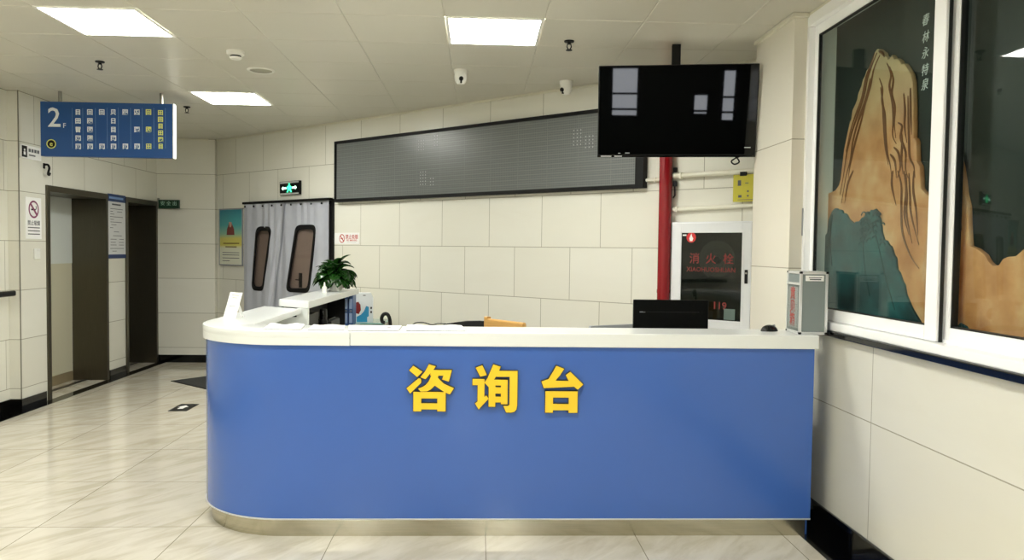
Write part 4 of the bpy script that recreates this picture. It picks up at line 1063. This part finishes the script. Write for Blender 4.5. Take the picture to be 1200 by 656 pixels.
def no_smoking(t, cx, cz, r, m, y):
    MB().ring(cx, cz, r*0.8, r, y-0.001, y).build('ring', m, t)
    q = r*0.82; w_ = r*0.13
    MB().prism([(cx-q*.7-w_*.7, cz+q*.7-w_*.7), (cx-q*.7+w_*.7, cz+q*.7+w_*.7), (cx+q*.7+w_*.7, cz-q*.7+w_*.7), (cx+q*.7-w_*.7, cz-q*.7-w_*.7)], 'y', y-0.0012, y-0.0002).build('slash', m, t)
    MB().box((cx-r*.5, y-0.0008, cz-r*.12), (cx+r*.35, y, cz+r*.06)).tube([(cx+r*.4, y-0.0004, cz), (cx+r*.5, y-0.0004, cz+r*.2), (cx+r*.4, y-0.0004, cz+r*.4)], r*0.05, 6).build('cigarette', M['black'] if m is M['purple_ring'] else m, t)
ns = thing('no_smoking_sign', 'white no-smoking plate with red ring right of the curtained door', 'sign', back(2.53, 1.56, 0), BR)
MB().box((0, -0.006, 0), (0.415, -0.001, 0.122), 0.001).build('plate', M['paper'], ns)
no_smoking(ns, 0.13, 0.06, 0.047, M['ink_red'], -0.006)
lettering('red_lettering', [('禁止吸烟', 0.295, 0.075, 0.052), ('NO SMOKING', 0.295, 0.04, 0.028)], M['ink_red'], ns, -0.0065, 0.0004, 0.01)
MB().box((0.21, -0.007, 0.018), (0.37, -0.0058, 0.021)).build('rule', M['ink_light'], ns)

# ------------------------------------------------------------------ lobby things on the left
hs = thing('hanging_sign', 'blue hanging floor sign reading 2F with columns of white and yellow marks', 'sign', (-3.96, 7.12, 2.312), (0, 0, 0))
MB().box((0, 0, 0), (1.17, 0.06, 0.49), 0.004).build('panel', M['sign_blue'], hs)
MB().box((1.17, -0.001, -0.002), (1.181, 0.061, 0.492), 0.003).build('edge_light_strip', M['white'], hs)
for x, m_ in ((0.16, M['steel_plain']), (1.06, M['steel_plain'])):
    MB().tube([(x, 0.03, 0.488), (x, 0.03, 0.59)], 0.016, 14).build('hanger_rod', m_, hs, True)
K = 0.001144
SX = lambda x: (x-52)*K
SZ = lambda x, y: 0.49-(y-128-(x-52)*0.02)*K
lettering('floor_number', [('2', SX(160), SZ(160, 262), 0.245)], M['sign_white'], hs, -0.001, 0.001, 0.008)
lettering('floor_letter', [('F', SX(238), SZ(238, 320), 0.062)], M['sign_white'], hs, -0.001, 0.001)
MB().ring(SX(135), SZ(135, 462), 0.034, 0.042, -0.002, 0.0).build('round_emblem', M['gold'], hs)
MB().ring(SX(135), SZ(135, 462), 0.0, 0.0335, -0.0012, 0.0).build('emblem_disc', M['black_matte'], hs)
lettering('emblem_letter', [('e', SX(135), SZ(135, 462), 0.06)], M['gold'], hs, -0.002, 0.0008, 0.01)
ROWS5 = (208, 277, 345, 412, 477)
cols = [(343, '目田冒网网', (0, 1, 2, 3, 4)), (435, '回园因困网', (0, 1, 2, 3, 4)), (527, '回网', (0, 4)), (616, '贝日目网网', (0, 1, 2, 3, 4)), (708, '园网', (0, 4)), (799, '囚图网', (0, 2, 4))]
wi = []
tiles = MB(); ytiles = MB()
for cxp, chars, rows in cols:
    for ch, r_ in zip(chars, rows):
        x, z = SX(cxp), SZ(cxp, ROWS5[r_]+8)
        wi.append((ch, x, z, 0.054))
yi_ = []
for ch, r_ in zip('回因田', (0, 2, 4)): yi_.append((ch, SX(889), SZ(889, ROWS5[r_]+8), 0.054))
for k, ch in enumerate('田回目田图目'): yi_.append((ch, SX(982), SZ(982, 220+k*53), 0.05))
lettering('white_marks', wi, M['sign_white'], hs, -0.0008, 0.0008, 0.028)
lettering('yellow_marks', yi_, M['gold'], hs, -0.0008, 0.0008, 0.028)
ln = MB()
for x in (298, 380, 478, 568, 655, 750, 840, 930, 1020):
    ln.box((SX(x)-0.001, -0.001, SZ(x, 500)), (SX(x)+0.001, 0.0, SZ(x, 180)))
ln.build('column_rules', M['sign_line'], hs)

s3 = thing('door_plate_sign', 'small white wall sign with a black pictogram under the hanging sign', 'sign', left(0.01, 2.30), LR)
MB().box((0, -0.012, 0), (0.33, -0.001, 0.122), 0.002).build('plate', M['paper'], s3)
MB().box((0.02, -0.0135, 0.01), (0.10, -0.0118, 0.112), 0.0).build('pictogram_panel', M['black'], s3)
MB().lathe([(0, -0.001), (0.011, -0.001), (0.011, 0), (0, 0)], 14, (0.06, -0.0136, 0.075), 'y').box((0.045, -0.0146, 0.03), (0.075, -0.0134, 0.06)).build('pictogram', M['paper'], s3)
tt = MB()
for k in range(4): tt.box((0.125+k*0.045, -0.0134, 0.065), (0.158+k*0.045, -0.0118, 0.095))
tt.box((0.13, -0.0134, 0.03), (0.23, -0.0118, 0.042)); tt.build('print', M['ink'], s3)

hk_ = thing('wall_hook', 'black curved bracket on the wall under the hanging sign', 'bracket', left(0.40, 2.20), LR)
MB().box((-0.02, -0.01, 0.05), (0.02, -0.001, 0.12), 0.003).build('mount', M['black'], hk_)
MB().tube(smooth_path([(0.0, -0.012, 0.10), (0.0, -0.05, 0.10), (-0.01, -0.075, 0.06), (-0.02, -0.07, 0.015), (-0.005, -0.055, -0.02), (0.03, -0.05, -0.025), (0.045, -0.05, 0.0)]), 0.014, 10).build('arm', M['black'], hk_, True)
hk_.scale = (0.75, 0.75, 0.75)

n2 = thing('no_smoking_notice', 'tall white no-smoking notice with maroon ring left of the first elevator', 'notice', left(0.09, 1.565), LR)
MB().box((0, -0.006, 0), (0.25, -0.001, 0.385), 0.001).build('sheet', M['paper'], n2)
no_smoking(n2, 0.125, 0.275, 0.082, M['purple_ring'], -0.006)
lettering('black_lettering', [('禁止吸烟', 0.125, 0.145, 0.05)], M['ink'], n2, -0.0065, 0.0004, 0.012)
tt = MB()
for z in (0.10, 0.07, 0.04): tt.box((0.03, -0.0075, z), (0.22, -0.0058, z+0.009))
tt.build('print', M['ink'], n2)

sw = thing('light_switch', 'white light switch left of the first elevator', 'switch', left(0.21, 1.375), LR)
MB().box((0, -0.012, 0), (0.1, -0.001, 0.1), 0.004).build('plate', M['white'], sw)
MB().box((0.02, -0.016, 0.02), (0.08, -0.011, 0.08), 0.003).build('rocker', M['white'], sw)

n3 = thing('elevator_notice', 'tall white notice with navy bands on the wall between the elevators', 'notice', left(1.64, 1.365), LR)
MB().box((0, -0.008, 0), (0.43, -0.001, 0.73), 0.001).build('sheet', mat('notice_sheet', '#d9dadb', 0.5), n3)
MB().box((0, -0.0095, 0.645), (0.43, -0.0075, 0.73)).box((0, -0.0095, 0), (0.43, -0.0075, 0.045)).build('navy_band', M['navy'], n3)
MB().box((0.03, -0.011, 0.675), (0.37, -0.009, 0.70)).build('band_text', M['sign_line'], n3)
tt = MB()
rr = random.Random(3)
tt.box((0.10, -0.0095, 0.605), (0.31, -0.0075, 0.622))
for z, a_, b_ in ((0.56, .06, .36), (0.53, .06, .12), (0.53, .22, .34), (0.50, .06, .15), (0.47, .05, .36), (0.44, .06, .14), (0.41, .06, .33), (0.38, .08, .2), (0.345, .05, .12), (0.30, .14, .26), (0.255, .12, .33), (0.215, .06, .2), (0.215, .27, .38), (0.18, .06, .18), (0.18, .26, .38), (0.15, .06, .2), (0.15, .26, .38), (0.11, .05, .38), (0.08, .1, .2)):
    tt.box((a_, -0.0092, z), (b_, -0.0076, z+0.006))
tt.build('print', M['ink'], n3)

e2 = thing('green_wall_sign', 'small dark green exit sign on the end wall beside the second elevator', 'sign', (-4.125, 10.09, 2.0), (0, 0, 0))
MB().box((0, -0.03, 0), (0.26, 0.009, 0.108), 0.002).build('housing', M['sign_green'], e2)
lettering('pale_lettering', [('安', 0.055, 0.058, 0.058), ('全', 0.13, 0.058, 0.058), ('出', 0.205, 0.058, 0.058)], M['pale_mint'], e2, -0.031, 0.0006, 0.012)
MB().box((0.01, -0.03, -0.007), (0.26, 0.009, 0.0), 0.001).box((-0.012, -0.032, -0.008), (0, 0.009, 0.13)).build('bracket', M['steel_plain'], e2)

fm = thing('floor_exit_marker', 'small black floor marker with a white arrow on the lobby tiles', 'floor marker', (-2.75, 7.255, 0.0), (0, 0, -0.0))
MB().box((-0.085, -0.16, 0), (0.085, 0.16, 0.003), 0.001).build('plate', M['black'], fm)
MB().prism([(-0.035, -0.07), (0.015, -0.07), (0.015, 0.01), (0.04, 0.01), (-0.01, 0.08), (-0.06, 0.01), (-0.035, 0.01)], 'z', 0.0028, 0.0036).build('arrow', M['paper'], fm)

mt_ = thing('door_mat', 'dark floor mat lying in front of the curtained door', 'mat', (-3.405, 8.68, 0), BR)
MB().box((0, 0.0, 0), (1.3, 0.75, 0.008), 0.003).build('pile', M['mat_dark'], mt_)
bd = MB().box((-0.02, -0.02, 0), (1.32, 0.0, 0.006)).box((-0.02, 0.75, 0), (1.32, 0.77, 0.006)).box((-0.02, 0, 0), (0, 0.75, 0.006)).box((1.3, 0, 0), (1.32, 0.75, 0.006))
bd.build('border', M['black_matte'], mt_)

# ------------------------------------------------------------------ the hall behind the camera: daylit windows (seen only in reflections)
for n, (x0, x1, z0, z1, bars) in enumerate(((-0.84, -0.28, 0.95, 1.95, (1.10, 1.42)), (0.84, 1.14, 1.0, 1.42, (1.08,)), (1.40, 1.66, 0.88, 1.90, (1.06, 1.36)))):
    w = struct('window_%d' % (n+2), (0, -6.18, 0))
    f_ = MB().frame(x0, z0, x1, z1, 0.025, -0.02, 0.04)
    for b in bars: f_.box((x0, -0.02, b-0.02), (x1, 0.04, b+0.02))
    f_.build('frame', M['black_matte'], w)
    MB().box((x0+0.02, 0.0, z0+0.02), (x1-0.02, 0.01, z1-0.02)).build('pane', M['daylight'], w)

# ------------------------------------------------------------------ camera, world, view
def cam():
    yaw, pitch, roll = .0441, .039, .0124
    f = Vector((math.sin(yaw)*math.cos(pitch), math.cos(yaw)*math.cos(pitch), -math.sin(pitch)))
    r = Vector((math.cos(yaw), -math.sin(yaw), 0)); u = r.cross(f)
    r2 = r*math.cos(roll)+u*math.sin(roll); u2 = -r*math.sin(roll)+u*math.cos(roll)
    c = bpy.data.cameras.new('camera'); c.sensor_width = 36; c.lens = 895.7/1200*36; c.clip_start = 0.05
    o = bpy.data.objects.new('camera', c); COL.objects.link(o)
    mtx = Matrix((r2, u2, -f)).transposed().to_4x4(); mtx.translation = (0, 0, 1.515)
    o.matrix_world = mtx
    SC.camera = o
cam()
w = bpy.data.worlds.new('world'); SC.world = w; w.use_nodes = True
w.node_tree.nodes['Background'].inputs[0].default_value = (0.9, 0.95, 1, 1)
w.node_tree.nodes['Background'].inputs[1].default_value = 0.3
vs = SC.view_settings
SC.display_settings.display_device = 'sRGB'
vs.view_transform = 'Standard'; vs.look = 'None'; vs.exposure = 1.88; vs.gamma = 1.0; vs.use_curve_mapping = False
cy = SC.cycles
cy.use_denoising = True
cy.max_bounces = 10; cy.diffuse_bounces = 5; cy.glossy_bounces = 5; cy.transparent_max_bounces = 12
cy.sample_clamp_indirect = 8; cy.caustics_reflective = False; cy.caustics_refractive = False
